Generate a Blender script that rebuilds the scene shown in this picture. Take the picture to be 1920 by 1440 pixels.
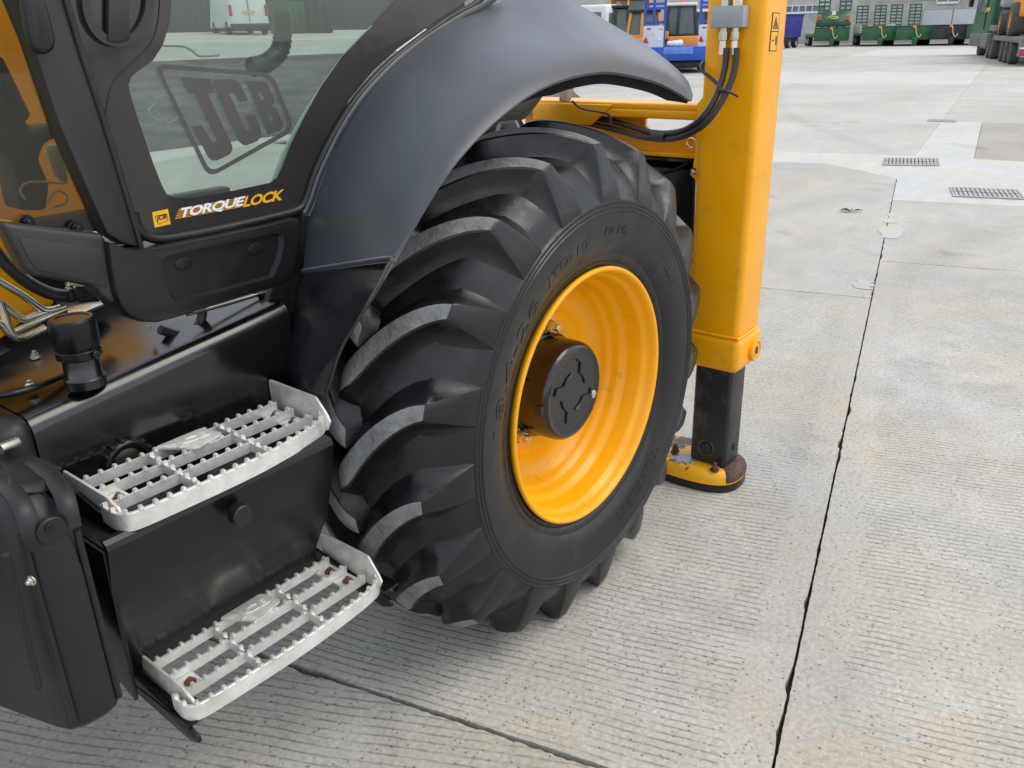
import bpy, bmesh, math, random
from mathutils import Vector, Matrix
from mathutils.geometry import tessellate_polygon, intersect_line_line_2d

R = math.radians
random.seed(7)
scene = bpy.context.scene
for o in list(bpy.data.objects):
    bpy.data.objects.remove(o)
COL = scene.collection

# ------------------------------------------------------------------ camera
FPX, YAW, PITCH, ROLL = 1592.0, R(51.70), R(22.454), R(-1.427)
CAM = Vector((-1.788, -1.144, 1.575))
fw = Vector((math.sin(YAW) * math.cos(PITCH), math.cos(YAW) * math.cos(PITCH), -math.sin(PITCH)))
r0 = Vector((math.cos(YAW), -math.sin(YAW), 0))
u0 = r0.cross(fw)
rt = r0 * math.cos(ROLL) + u0 * math.sin(ROLL)
up = u0 * math.cos(ROLL) - r0 * math.sin(ROLL)
cd = bpy.data.cameras.new('camera')
cam = bpy.data.objects.new('camera', cd)
COL.objects.link(cam)
cd.sensor_fit = 'HORIZONTAL'
cd.sensor_width = 36.0
cd.lens = 36.0 * FPX / 1920.0
cd.clip_start = 0.05
cd.clip_end = 2000
M = Matrix((rt, up, -fw)).transposed().to_4x4()
M.translation = CAM
cam.matrix_world = M
scene.camera = cam

# ------------------------------------------------------------------ light
SUN_EL, SUN_AZ = R(58), R(150)
w = bpy.data.worlds.new('World')
scene.world = w
w.use_nodes = True
nt = w.node_tree
nt.nodes.clear()
sky = nt.nodes.new('ShaderNodeTexSky')
sky.sky_type = 'NISHITA'
sky.sun_disc = False
sky.sun_elevation = SUN_EL
sky.sun_rotation = SUN_AZ
sky.air_density = 1.0
sky.dust_density = 1.0
sky.ozone_density = 1.0
hs = nt.nodes.new('ShaderNodeHueSaturation')
hs.inputs['Saturation'].default_value = 0.6
bg = nt.nodes.new('ShaderNodeBackground')
bg.inputs['Strength'].default_value = 0.15
wo = nt.nodes.new('ShaderNodeOutputWorld')
# thin even cloud: half of the clear sky's colour, half a level pale grey
cloud = nt.nodes.new('ShaderNodeMix')
cloud.data_type = 'RGBA'
cloud.inputs['Factor'].default_value = 0.55
cloud.inputs['B'].default_value = (4.75, 4.8, 5.0, 1)
nt.links.new(sky.outputs[0], hs.inputs['Color'])
nt.links.new(hs.outputs[0], cloud.inputs['A'])
nt.links.new(cloud.outputs['Result'], bg.inputs[0])
nt.links.new(bg.outputs[0], wo.inputs[0])
sd = bpy.data.lights.new('sun', 'SUN')
sd.energy = 0.7
sd.angle = R(35)
sd.color = (1.0, 0.93, 0.82)
sun = bpy.data.objects.new('sun', sd)
COL.objects.link(sun)
# Nishita: rotation 0 = sun over +Y, turning clockwise seen from above
sdir = Vector((math.sin(SUN_AZ) * math.cos(SUN_EL), math.cos(SUN_AZ) * math.cos(SUN_EL), math.sin(SUN_EL)))
sun.rotation_euler = (-sdir).to_track_quat('-Z', 'Y').to_euler()
vs = scene.view_settings
vs.view_transform = 'Standard'
vs.look = 'None'
scene.cycles.max_bounces = 6
scene.cycles.diffuse_bounces = 3
scene.cycles.glossy_bounces = 3
scene.cycles.transmission_bounces = 4
scene.cycles.transparent_max_bounces = 10
vs.exposure = 0.86
vs.gamma = 1.0
vs.use_curve_mapping = False


# ------------------------------------------------------------------ helpers
def P(px, py, X=None, Y=None, Z=None):
    """the point where the sight line of a photo pixel meets a plane"""
    d = fw + rt * ((px - 960) / FPX) - up * ((py - 720) / FPX)
    if X is not None:
        t = (X - CAM.x) / d.x
    elif Y is not None:
        t = (Y - CAM.y) / d.y
    else:
        t = (Z - CAM.z) / d.z
    return CAM + d * t


def tag(o, label=None, cat=None, group=None, kind=None):
    if label: o['label'] = label
    if cat: o['category'] = cat
    if group: o['group'] = group
    if kind: o['kind'] = kind
    return o


def empty(name, loc=(0, 0, 0), rz=0.0, parent=None):
    o = bpy.data.objects.new(name, None)
    o.empty_display_size = 0.1
    COL.objects.link(o)
    o.location = loc
    o.rotation_euler = (0, 0, rz)
    if parent: o.parent = parent
    return o


def link(name, me, parent=None):
    o = bpy.data.objects.new(name, me)
    COL.objects.link(o)
    if parent: o.parent = parent
    return o


def finish(me, mats, ang=35):
    if not isinstance(mats, (list, tuple)): mats = [mats]
    for m in mats: me.materials.append(m)
    for p in me.polygons: p.use_smooth = True
    me.set_sharp_from_angle(angle=R(ang))
    return me


def mesh(name, verts, faces, mats, parent=None, ang=35, fm=None):
    me = bpy.data.meshes.new(name)
    me.from_pydata([tuple(v) for v in verts], [], faces)
    if fm:
        for p, i in zip(me.polygons, fm): p.material_index = i
    me.validate()
    bm = bmesh.new(); bm.from_mesh(me)
    bmesh.ops.recalc_face_normals(bm, faces=bm.faces)
    bm.to_mesh(me); bm.free()
    finish(me, mats, ang)
    return link(name, me, parent)


def bm_obj(name, bm, mats, parent=None, ang=35, recalc=True):
    if recalc: bmesh.ops.recalc_face_normals(bm, faces=bm.faces)
    me = bpy.data.meshes.new(name)
    bm.to_mesh(me); bm.free()
    finish(me, mats, ang)
    return link(name, me, parent)


def add_hex(bm, c):
    """8 corners: bottom ring 0-3, top ring 4-7"""
    v = [bm.verts.new(p) for p in c]
    for f in ((0, 1, 2, 3), (7, 6, 5, 4), (0, 4, 5, 1), (1, 5, 6, 2), (2, 6, 7, 3), (3, 7, 4, 0)):
        bm.faces.new([v[i] for i in f])


def add_box(bm, x0, x1, y0, y1, z0, z1):
    add_hex(bm, [(x0, y0, z0), (x1, y0, z0), (x1, y1, z0), (x0, y1, z0),
                 (x0, y0, z1), (x1, y0, z1), (x1, y1, z1), (x0, y1, z1)])


def bev(bm, off, seg=2, ang=30):
    bmesh.ops.recalc_face_normals(bm, faces=bm.faces)
    es = [e for e in bm.edges if len(e.link_faces) == 2 and e.calc_face_angle(0) > R(ang)]
    if off > 0 and es:
        bmesh.ops.bevel(bm, geom=es, offset=off, segments=seg, profile=0.5, affect='EDGES', clamp_overlap=True)


def box(name, x0, x1, y0, y1, z0, z1, m, parent=None, b=0.004, seg=2):
    bm = bmesh.new()
    add_box(bm, x0, x1, y0, y1, z0, z1)
    bev(bm, b, seg)
    return bm_obj(name, bm, m, parent)


def hexa(name, c, m, parent=None, b=0.004, seg=2):
    bm = bmesh.new()
    add_hex(bm, c)
    bev(bm, b, seg)
    return bm_obj(name, bm, m, parent)


def prism(name, pts, off, m, parent=None, b=0.003, seg=2, hole=None):
    """a flat outline (3D points) thickened by the vector off"""
    off = Vector(off)
    bm = bmesh.new()
    pts = [Vector(p) for p in pts]
    if not hole:
        a = [bm.verts.new(p) for p in pts]
        c = [bm.verts.new(p + off) for p in pts]
        n = len(pts)
        bm.faces.new(a); bm.faces.new(c[::-1])
        for i in range(n):
            bm.faces.new([a[i], c[i], c[(i + 1) % n], a[(i + 1) % n]])
        bev(bm, b, seg)
    else:
        hole = [Vector(p) for p in hole]
        allp = pts + hole
        tris = tessellate_polygon([pts, hole])
        a = [bm.verts.new(p) for p in allp]
        c = [bm.verts.new(p + off) for p in allp]
        for t in tris:
            try:
                bm.faces.new([a[i] for i in t]); bm.faces.new([c[i] for i in t][::-1])
            except ValueError:
                pass
        for lo, n in ((0, len(pts)), (len(pts), len(hole))):
            for i in range(n):
                j = (i + 1) % n
                bm.faces.new([a[lo + i], c[lo + i], c[lo + j], a[lo + j]])
    return bm_obj(name, bm, m, parent)


def plate(name, px, Y, th, m, parent=None, b=0.003, seg=2, hole=None):
    return prism(name, [P(x, y, Y=Y) for x, y in px], (0, th, 0), m, parent, b, seg,
                 [P(x, y, Y=Y) for x, y in hole] if hole else None)


def smooth_path(pts, k=6, closed=False):
    pts = [Vector(p) for p in pts]
    n = len(pts)
    out = []
    rng = range(n if closed else n - 1)
    for i in rng:
        p0 = pts[(i - 1) % n] if closed or i > 0 else pts[0] * 2 - pts[1]
        p1, p2 = pts[i], pts[(i + 1) % n]
        p3 = pts[(i + 2) % n] if closed or i + 2 < n else pts[-1] * 2 - pts[-2]
        for j in range(k):
            t = j / k
            out.append(0.5 * ((2 * p1) + (p2 - p0) * t + (2 * p0 - 5 * p1 + 4 * p2 - p3) * t * t + (3 * p1 - p0 - 3 * p2 + p3) * t ** 3))
    if not closed: out.append(pts[-1])
    return out


def add_tube(bm, pts, r, n=10, closed=False, flat=1.0, cap=True, ref=None):
    pts = [Vector(p) for p in pts]
    rings = []
    prev = None
    N = len(pts)
    for i, p in enumerate(pts):
        a = pts[(i - 1) % N] if closed or i > 0 else pts[i]
        b = pts[(i + 1) % N] if closed or i < N - 1 else pts[i]
        t = (b - a).normalized()
        if prev is None:
            h = Vector(ref) if ref else (Vector((0, 0, 1)) if abs(t.z) < 0.9 else Vector((1, 0, 0)))
            u = (h - t * h.dot(t)).normalized()
        else:
            u = (prev - t * prev.dot(t)).normalized()
        prev = u
        v = t.cross(u)
        rr = r[i] if isinstance(r, (list, tuple)) else r
        rings.append([bm.verts.new(p + u * (rr * flat * math.cos(2 * math.pi * k / n)) + v * (rr * math.sin(2 * math.pi * k / n))) for k in range(n)])
    for i in range(N if closed else N - 1):
        A, B = rings[i], rings[(i + 1) % N]
        for k in range(n):
            bm.faces.new([A[k], A[(k + 1) % n], B[(k + 1) % n], B[k]])
    if cap and not closed:
        bm.faces.new(rings[0][::-1]); bm.faces.new(rings[-1])


def tube(name, pts, r, m, parent=None, n=10, k=6, closed=False, flat=1.0, ref=None):
    bm = bmesh.new()
    add_tube(bm, smooth_path(pts, k, closed) if k else pts, r, n, closed, flat, ref=ref)
    return bm_obj(name, bm, m, parent, ang=50)


def add_lathe(bm, prof, o, ax=Vector((0, 1, 0)), n=64, mi=None):
    """prof: (radius, distance along axis)"""
    ax = Vector(ax).normalized()
    h = Vector((0, 0, 1)) if abs(ax.z) < 0.9 else Vector((1, 0, 0))
    u = (h - ax * h.dot(ax)).normalized()
    v = ax.cross(u)
    o = Vector(o)
    rings = []
    for r, d in prof:
        if r < 1e-6:
            rings.append([bm.verts.new(o + ax * d)])
        else:
            rings.append([bm.verts.new(o + ax * d + u * (r * math.cos(2 * math.pi * k / n)) + v * (r * math.sin(2 * math.pi * k / n))) for k in range(n)])
    for A, B in zip(rings, rings[1:]):
        for k in range(n):
            q = [A[k % len(A)], A[(k + 1) % n % len(A)], B[(k + 1) % n % len(B)], B[k % len(B)]]
            q2 = []
            for x in q:
                if x not in q2: q2.append(x)
            if len(q2) > 2:
                bm.faces.new(q2)


def lathe(name, prof, o, m, parent=None, ax=(0, 1, 0), n=64, ang=35):
    bm = bmesh.new()
    add_lathe(bm, prof, o, ax, n)
    return bm_obj(name, bm, m, parent, ang)


def cyl(name, o, r, h, m, parent=None, ax=(0, 0, 1), n=24, b=0.15):
    e = min(r, abs(h)) * b
    s = 1 if h > 0 else -1
    return lathe(name, [(0, 0), (r - e, 0), (r, s * e), (r, h - s * e), (r - e, h), (0, h)], o, m, parent, ax, n)


def hexbolt(name, o, r, h, m, parent=None, ax=(0, -1, 0)):
    """washer, hexagon and stud"""
    bm = bmesh.new()
    ax = Vector(ax)
    add_lathe(bm, [(0, 0), (r * 1.35, 0), (r * 1.35, h * 0.22), (r * 1.0, h * 0.22)], o, ax, 18)
    add_lathe(bm, [(r * 1.0, h * 0.22), (r, h * 0.85), (r * 0.86, h), (0, h)], o, ax, 6)
    add_lathe(bm, [(0, h), (r * 0.55, h), (r * 0.55, h * 1.5), (r * 0.45, h * 1.6), (0, h * 1.6)], o, ax, 12)
    return bm_obj(name, bm, m, parent, ang=25)


def round_poly(c, rad, k=5):
    c = [Vector(p).to_2d() if len(p) > 2 else Vector(p) for p in c]
    out = []
    n = len(c)
    for i in range(n):
        p, a, b = c[i], c[i - 1], c[(i + 1) % n]
        da, db = (a - p), (b - p)
        r = min(rad, da.length * 0.45, db.length * 0.45)
        s, e = p + da.normalized() * r, p + db.normalized() * r
        for j in range(k + 1):
            t = j / k
            out.append(s * (1 - t) ** 2 + p * 2 * t * (1 - t) + e * t * t)
    return [(v.x, v.y) for v in out]


def text_geom(s, shear=0.0, bold=0.0, spacing=1.0, ext=0.0):
    cu = bpy.data.curves.new('lettering', 'FONT')
    cu.body = s
    cu.size = 1.0
    cu.shear = shear
    cu.offset = bold
    cu.space_character = spacing
    cu.extrude = ext
    cu.resolution_u = 3
    ob = bpy.data.objects.new('lettering', cu)
    me = ob.to_mesh()
    vs_ = [v.co.copy() for v in me.vertices]
    fs = [tuple(p.vertices) for p in me.polygons]
    ob.to_mesh_clear()
    bpy.data.objects.remove(ob)
    bpy.data.curves.remove(cu)
    x0 = min(v.x for v in vs_); x1 = max(v.x for v in vs_)
    y0 = min(v.y for v in vs_); y1 = max(v.y for v in vs_)
    return [Vector(((v.x - x0) / (x1 - x0), (v.y - y0) / (y1 - y0), v.z)) for v in vs_], fs, (x1 - x0) / (y1 - y0)


def lettering(name, s, fn, m, parent=None, **kw):
    """flat print: fn maps (u, v, z) of the text box to a point"""
    v, f, _ = text_geom(s, **kw)
    return mesh(name, [fn(p.x, p.y, p.z) for p in v], f, m, parent)


def flat_poly(name, loops, m, parent=None, th=None):
    """filled outline with holes; loops of 3D points"""
    loops = [[Vector(p) for p in l] for l in loops]
    tris = tessellate_polygon(loops)
    vs_ = [p for l in loops for p in l]
    return mesh(name, vs_, [tuple(t) for t in tris], m, parent)


# ------------------------------------------------------------------ materials
def mat(name, col, rough=0.5, metal=0.0, spec=0.5, var=0.12, vscale=6.0, bump=0.0, bscale=60.0, rvar=0.1,
        dirt=None, dirt_amt=0.0, dscale=4.0, coat=0.0, dlo=0.52, dhi=0.68, sheen=0.0, coat_r=0.08):
    m = bpy.data.materials.new(name)
    m.use_nodes = True
    t = m.node_tree
    b = t.nodes['Principled BSDF']
    L = t.links.new
    tc = t.nodes.new('ShaderNodeTexCoord')
    n1 = t.nodes.new('ShaderNodeTexNoise')
    n1.inputs['Scale'].default_value = vscale
    n1.inputs['Detail'].default_value = 3
    L(tc.outputs['Object'], n1.inputs['Vector'])
    mr = t.nodes.new('ShaderNodeMapRange')
    mr.inputs['From Min'].default_value = 0.3
    mr.inputs['From Max'].default_value = 0.7
    mr.inputs['To Min'].default_value = 1 - var
    mr.inputs['To Max'].default_value = 1 + var
    L(n1.outputs['Fac'], mr.inputs['Value'])
    mx = t.nodes.new('ShaderNodeMix')
    mx.data_type = 'RGBA'
    mx.blend_type = 'MULTIPLY'
    mx.inputs['Factor'].default_value = 1
    mx.inputs['A'].default_value = (*col, 1)
    L(mr.outputs[0], mx.inputs['B'])
    cout = mx.outputs['Result']
    if dirt:
        n2 = t.nodes.new('ShaderNodeTexNoise')
        n2.inputs['Scale'].default_value = dscale
        n2.inputs['Detail'].default_value = 6
        n2.inputs['Roughness'].default_value = 0.7
        L(tc.outputs['Object'], n2.inputs['Vector'])
        r2 = t.nodes.new('ShaderNodeMapRange')
        r2.inputs['From Min'].default_value = dlo
        r2.inputs['From Max'].default_value = dhi
        r2.inputs['To Max'].default_value = dirt_amt
        L(n2.outputs['Fac'], r2.inputs['Value'])
        m2 = t.nodes.new('ShaderNodeMix')
        m2.data_type = 'RGBA'
        m2.inputs['B'].default_value = (*dirt, 1)
        L(r2.outputs[0], m2.inputs['Factor'])
        L(cout, m2.inputs['A'])
        cout = m2.outputs['Result']
    L(cout, b.inputs['Base Color'])
    b.inputs['Metallic'].default_value = metal
    b.inputs['Specular IOR Level'].default_value = spec
    b.inputs['Coat Weight'].default_value = coat
    b.inputs['Coat Roughness'].default_value = coat_r
    b.inputs['Sheen Weight'].default_value = sheen
    b.inputs['Sheen Roughness'].default_value = 0.33
    b.inputs['Sheen Tint'].default_value = (0.88, 0.94, 1.0, 1)
    rr = t.nodes.new('ShaderNodeMapRange')
    rr.inputs['From Min'].default_value = 0.3
    rr.inputs['From Max'].default_value = 0.7
    rr.inputs['To Min'].default_value = max(0.02, rough - rvar)
    rr.inputs['To Max'].default_value = min(1, rough + rvar)
    n3 = t.nodes.new('ShaderNodeTexNoise')
    n3.inputs['Scale'].default_value = vscale * 2.3
    n3.inputs['Detail'].default_value = 2
    L(tc.outputs['Object'], n3.inputs['Vector'])
    L(n3.outputs['Fac'], rr.inputs['Value'])
    L(rr.outputs[0], b.inputs['Roughness'])
    if bump:
        n4 = t.nodes.new('ShaderNodeTexNoise')
        n4.inputs['Scale'].default_value = bscale
        n4.inputs['Detail'].default_value = 4
        L(tc.outputs['Object'], n4.inputs['Vector'])
        bp = t.nodes.new('ShaderNodeBump')
        bp.inputs['Strength'].default_value = bump
        bp.inputs['Distance'].default_value = 0.01
        L(n4.outputs['Fac'], bp.inputs['Height'])
        L(bp.outputs[0], b.inputs['Normal'])
    return m


def glass(name, tint, veil=0.10):
    m = bpy.data.materials.new(name)
    m.use_nodes = True
    t = m.node_tree
    t.nodes.clear()
    o = t.nodes.new('ShaderNodeOutputMaterial')
    tr = t.nodes.new('ShaderNodeBsdfTransparent')
    tr.inputs[0].default_value = (*tint, 1)
    gl = t.nodes.new('ShaderNodeBsdfGlossy')
    gl.inputs['Roughness'].default_value = 0.02
    # reflectance of one face of a pane, the same from both sides
    ge = t.nodes.new('ShaderNodeNewGeometry')
    dp = t.nodes.new('ShaderNodeVectorMath'); dp.operation = 'DOT_PRODUCT'
    t.links.new(ge.outputs['Incoming'], dp.inputs[0]); t.links.new(ge.outputs['Normal'], dp.inputs[1])

    def mth(op, a_, b_=None):
        n_ = t.nodes.new('ShaderNodeMath'); n_.operation = op
        for i_, x_ in enumerate((a_, b_)):
            if x_ is None: continue
            if isinstance(x_, float): n_.inputs[i_].default_value = x_
            else: t.links.new(x_, n_.inputs[i_])
        return n_.outputs[0]
    fr_ = mth('POWER', mth('SUBTRACT', 1.0, mth('ABSOLUTE', dp.outputs['Value'])), 5.0)
    fr_ = mth('ADD', 0.04, mth('MULTIPLY', fr_, 0.96))
    mx = t.nodes.new('ShaderNodeMixShader')
    t.links.new(fr_, mx.inputs[0])
    t.links.new(tr.outputs[0], mx.inputs[1])
    t.links.new(gl.outputs[0], mx.inputs[2])
    df = t.nodes.new('ShaderNodeBsdfDiffuse')  # patchy pale veil standing in for haze and reflections on the pane
    df.inputs[0].default_value = (0.5, 0.5, 0.46, 1)
    du = t.nodes.new('ShaderNodeMixShader')
    tc = t.nodes.new('ShaderNodeTexCoord')
    nz = t.nodes.new('ShaderNodeTexNoise')
    nz.inputs['Scale'].default_value = 9.0
    nz.inputs['Detail'].default_value = 5
    t.links.new(tc.outputs['Object'], nz.inputs['Vector'])
    t.links.new(mth('MULTIPLY', nz.outputs['Fac'], veil), du.inputs[0])
    t.links.new(mx.outputs[0], du.inputs[1])
    t.links.new(df.outputs[0], du.inputs[2])
    t.links.new(du.outputs[0], o.inputs[0])
    return m


YEL = mat('yellow_paint', (0.90, 0.395, 0.0), 0.30, spec=0.45, var=0.05, vscale=3, rvar=0.06, coat=0.08,
          dirt=(0.30, 0.16, 0.03), dirt_amt=0.35, dscale=7, dlo=0.6, dhi=0.8)
RIMY = mat('rim_paint', (0.90, 0.40, 0.0), 0.32, spec=0.45, var=0.07, vscale=4, rvar=0.08, dirt=(0.16, 0.085, 0.02), dirt_amt=0.55, dscale=11, dlo=0.60, dhi=0.78)
YELW = mat('yellow_paint_chipped', (0.85, 0.41, 0.01), 0.4, var=0.08, dirt=(0.055, 0.028, 0.018), dirt_amt=1.0, dscale=9, dlo=0.535, dhi=0.56)
RUST = mat('rusty_steel', (0.09, 0.045, 0.028), 0.7, var=0.4, vscale=25, dirt=(0.03, 0.02, 0.016), dirt_amt=0.9, dscale=18, bump=0.4)
TAR = mat('dull_black_steel', (0.018, 0.018, 0.019), 0.42, var=0.3, dirt=(0.11, 0.075, 0.05), dirt_amt=0.75, dscale=6, bump=0.15)
RUB = mat('tyre_rubber', (0.0065, 0.0068, 0.008), 0.34, spec=0.5, var=0.25, vscale=8, rvar=0.13, bump=0.06, bscale=120,
          dirt=(0.075, 0.065, 0.05), dirt_amt=0.4, dscale=7, dlo=0.58, dhi=0.80)
RUBW = mat('worn_tread_rubber', (0.21, 0.215, 0.215), 0.8, var=0.35, vscale=22, bump=0.35, bscale=90,
           dirt=(0.045, 0.045, 0.045), dirt_amt=0.85, dscale=11, dlo=0.52, dhi=0.68)
FEN = mat('mudguard_plastic', (0.016, 0.021, 0.033), 0.43, sheen=0.55, spec=1.0, var=0.05, rvar=0.03, bump=0.04, bscale=700, vscale=2, dirt=(0.13, 0.125, 0.115), dirt_amt=0.16, dscale=13, dlo=0.5, dhi=0.8)
FLAP = mat('flap_plastic', (0.012, 0.013, 0.018), 0.27, spec=1.0, var=0.2, rvar=0.1, vscale=5)
PLA = mat('black_moulded_plastic', (0.008, 0.0085, 0.0095), 0.42, spec=0.45, var=0.1, rvar=0.06, bump=0.08, bscale=500, vscale=4, dirt=(0.09, 0.085, 0.075), dirt_amt=0.14, dscale=11, dlo=0.5, dhi=0.8)
PLAL = mat('dark_cab_trim', (0.024, 0.023, 0.023), 0.45, var=0.1, rvar=0.06, bump=0.05, bscale=400, vscale=4)
BLK = mat('black_gloss_paint', (0.003, 0.003, 0.004), 0.21, spec=0.75, var=0.2, rvar=0.06, vscale=4, bump=0.02, bscale=12,
          dirt=(0.035, 0.033, 0.03), dirt_amt=0.35, dscale=6, dlo=0.6, dhi=0.8)
BLKM = mat('black_satin_paint', (0.005, 0.005, 0.006), 0.26, spec=0.4, var=0.2, rvar=0.08, vscale=5, dirt=(0.04, 0.038, 0.035), dirt_amt=0.4, dscale=7, dlo=0.58, dhi=0.8)
ALU = mat('cast_aluminium', (0.76, 0.755, 0.71), 0.42, metal=0.45, var=0.12, rvar=0.12, vscale=30, bump=0.12, bscale=150,
          dirt=(0.40, 0.36, 0.27), dirt_amt=0.3, dscale=12)
ZINC = mat('zinc_plated_steel', (0.60, 0.57, 0.48), 0.26, metal=1.0, var=0.2, rvar=0.1, vscale=12)
BOLT = mat('passivated_bolt', (0.70, 0.54, 0.28), 0.30, metal=0.9, var=0.3, vscale=80)
BRNB = mat('rusty_bolt', (0.16, 0.075, 0.04), 0.7, var=0.4, vscale=80)
GREYB = mat('grey_valve_block', (0.33, 0.36, 0.38), 0.42, var=0.06)
HOSE = mat('black_hose', (0.024, 0.022, 0.024), 0.42, var=0.2, vscale=30)
FRIT = mat('black_ceramic_border', (0.030, 0.027, 0.026), 0.12, var=0.12, vscale=9, rvar=0.05)
LOGO = mat('dark_print', (0.075, 0.070, 0.066), 0.3, var=0.05)
WHT = mat('white_print', (0.8, 0.82, 0.86), 0.4, var=0.03)
YPR = mat('yellow_print', (0.85, 0.42, 0.02), 0.4, var=0.03)
BPR = mat('black_print', (0.012, 0.012, 0.012), 0.5)
GLS = glass('tinted_door_glass', (0.71, 0.79, 0.75))
GLF = glass('front_side_glass', (0.56, 0.52, 0.40), 0.03)
TEAL = mat('dark_green_grey_plastic', (0.020, 0.032, 0.032), 0.5, var=0.2)
WIRE = mat('pale_wire', (0.62, 0.62, 0.5), 0.4, var=0.1)
PALES = mat('pale_window_strip', (0.55, 0.60, 0.57), 0.5, var=0.1)
CLOTH = mat('tan_bag', (0.36, 0.30, 0.21), 0.85, var=0.3, vscale=20, bump=0.4)
MATT = mat('matt_black_shade', (0.008, 0.008, 0.008), 0.9, spec=0.1)  # dead black that paints the shade inside the mudguard edge
GREASE = mat('grease', (0.26, 0.26, 0.30), 0.3, var=0.2, vscale=40)

# ------------------------------------------------------------------ ground
PHI = R(13.4)
E1 = Vector((math.cos(PHI), math.sin(PHI)))
E2 = Vector((-math.sin(PHI), math.cos(PHI)))
TJ = -0.6076            # the long joint, measured across it


def concrete(name, col, ang, groove=1.0, spacing=0.024, joint=True, stain=1.0, track=None):
    """tined concrete; ang is the direction across the grooves"""
    m = bpy.data.materials.new(name)
    m.use_nodes = True
    t = m.node_tree
    b = t.nodes['Principled BSDF']
    L = t.links.new

    def N(ty, **kw):
        n = t.nodes.new(ty)
        for k, v in kw.items():
            if k in n.inputs: n.inputs[k].default_value = v
            else: setattr(n, k, v)
        return n

    def math_(op, a, c=None, d=None):
        n = N('ShaderNodeMath', operation=op)
        for i, x in enumerate((a, c, d)):
            if x is None: continue
            if isinstance(x, (int, float)): n.inputs[i].default_value = x
            else: L(x, n.inputs[i])
        return n.outputs[0]

    def rng(x, a, c, d, e):
        n = N('ShaderNodeMapRange')
        for k, v in (('From Min', a), ('From Max', c), ('To Min', d), ('To Max', e)): n.inputs[k].default_value = v
        L(x, n.inputs['Value'])
        return n.outputs[0]

    tc = N('ShaderNodeTexCoord')
    sx = N('ShaderNodeSeparateXYZ')
    L(tc.outputs['Object'], sx.inputs[0])
    X, Y = sx.outputs[0], sx.outputs[1]

    def noise(scale, det=4, rough=0.55, dist=0.0):
        n = N('ShaderNodeTexNoise', Scale=scale, Detail=det, Roughness=rough, Distortion=dist)
        L(tc.outputs['Object'], n.inputs['Vector'])
        return n.outputs['Fac']

    # grooves
    s = math_('ADD', math_('MULTIPLY', X, math.cos(ang)), math_('MULTIPLY', Y, math.sin(ang)))
    s = math_('ADD', s, math_('MULTIPLY', math_('SUBTRACT', noise(2.2, 1), 0.5), 0.035))
    s = math_('ADD', s, math_('MULTIPLY', math_('SUBTRACT', noise(26, 1), 0.5), 0.006))
    f = math_('FRACT', math_('DIVIDE', s, spacing))
    d = math_('ABSOLUTE', math_('SUBTRACT', f, 0.5))
    g = rng(d, 0.0, 0.17, 1.0, 0.0)
    wear = rng(noise(1.7, 3, 0.65), 0.36, 0.54, 0.08, 1.0)
    wear2 = rng(noise(14, 2, 0.7), 0.36, 0.52, 0.25, 1.0)
    g = math_('MULTIPLY', math_('MULTIPLY', g, wear), wear2)
    if joint:
        tt = math_('ADD', math_('MULTIPLY', X, E2.x), math_('MULTIPLY', Y, E2.y))
        dj = math_('ABSOLUTE', math_('SUBTRACT', tt, TJ))
        dj = math_('ADD', dj, math_('MULTIPLY', math_('SUBTRACT', noise(5, 2), 0.5), 0.05))
        away = rng(dj, 0.11, 0.135, 0.0, 1.0)
        g = math_('MULTIPLY', g, away)
    g = math_('MULTIPLY', g, groove)
    # colour: broad stains, mottling, aggregate
    big = noise(0.55, 4, 0.62)
    mid = noise(4.5, 4, 0.65)
    fine = noise(70, 2, 0.7)
    v = math_('MULTIPLY', rng(big, 0.3, 0.7, 1 - 0.16 * stain, 1 + 0.10 * stain), rng(mid, 0.3, 0.7, 0.90, 1.08))
    v = math_('MULTIPLY', v, rng(fine, 0.3, 0.72, 0.80, 1.16))
    vo = N('ShaderNodeTexVoronoi', Scale=75.0)
    L(tc.outputs['Object'], vo.inputs['Vector'])
    sp = N('ShaderNodeSeparateColor')
    L(vo.outputs['Color'], sp.inputs[0])
    dark = math_('MULTIPLY', rng(vo.outputs['Distance'], 0.16, 0.34, 1, 0), math_('GREATER_THAN', sp.outputs[0], 0.76))
    lite = math_('MULTIPLY', rng(vo.outputs['Distance'], 0.14, 0.3, 1, 0), math_('GREATER_THAN', sp.outputs[1], 0.86))
    v = math_('MULTIPLY', v, math_('SUBTRACT', 1, math_('MULTIPLY', dark, 0.55)))
    v = math_('MULTIPLY', v, math_('ADD', 1, math_('MULTIPLY', lite, 0.28)))
    v = math_('MULTIPLY', v, math_('SUBTRACT', 1, math_('MULTIPLY', g, 0.50)))
    # oily patches
    oil = rng(noise(1.1, 5, 0.68, 0.4), 0.60, 0.76, 0.0, 0.42 * stain)
    v = math_('MULTIPLY', v, math_('SUBTRACT', 1, oil))
    if track:
        cx_, cy_, rr_ = track
        d1 = math_('SQRT', math_('ADD', math_('POWER', math_('SUBTRACT', X, cx_), 2.0), math_('POWER', math_('SUBTRACT', Y, cy_), 2.0)))
        for off_ in (0.0, 1.7):
            b1 = rng(math_('ABSOLUTE', math_('SUBTRACT', d1, rr_ + off_)), 0.05, 0.22, 1.0, 0.0)
            b1 = math_('MULTIPLY', b1, rng(mid, 0.38, 0.62, 0.0, 0.16))
            v = math_('MULTIPLY', v, math_('SUBTRACT', 1, b1))
    mx = N('ShaderNodeMix', data_type='RGBA', blend_type='MULTIPLY')
    mx.inputs['Factor'].default_value = 1
    # warm / cool drift
    cr = N('ShaderNodeMix', data_type='RGBA')
    cr.inputs['A'].default_value = (col[0] * 1.03, col[1], col[2] * 0.94, 1)
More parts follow.
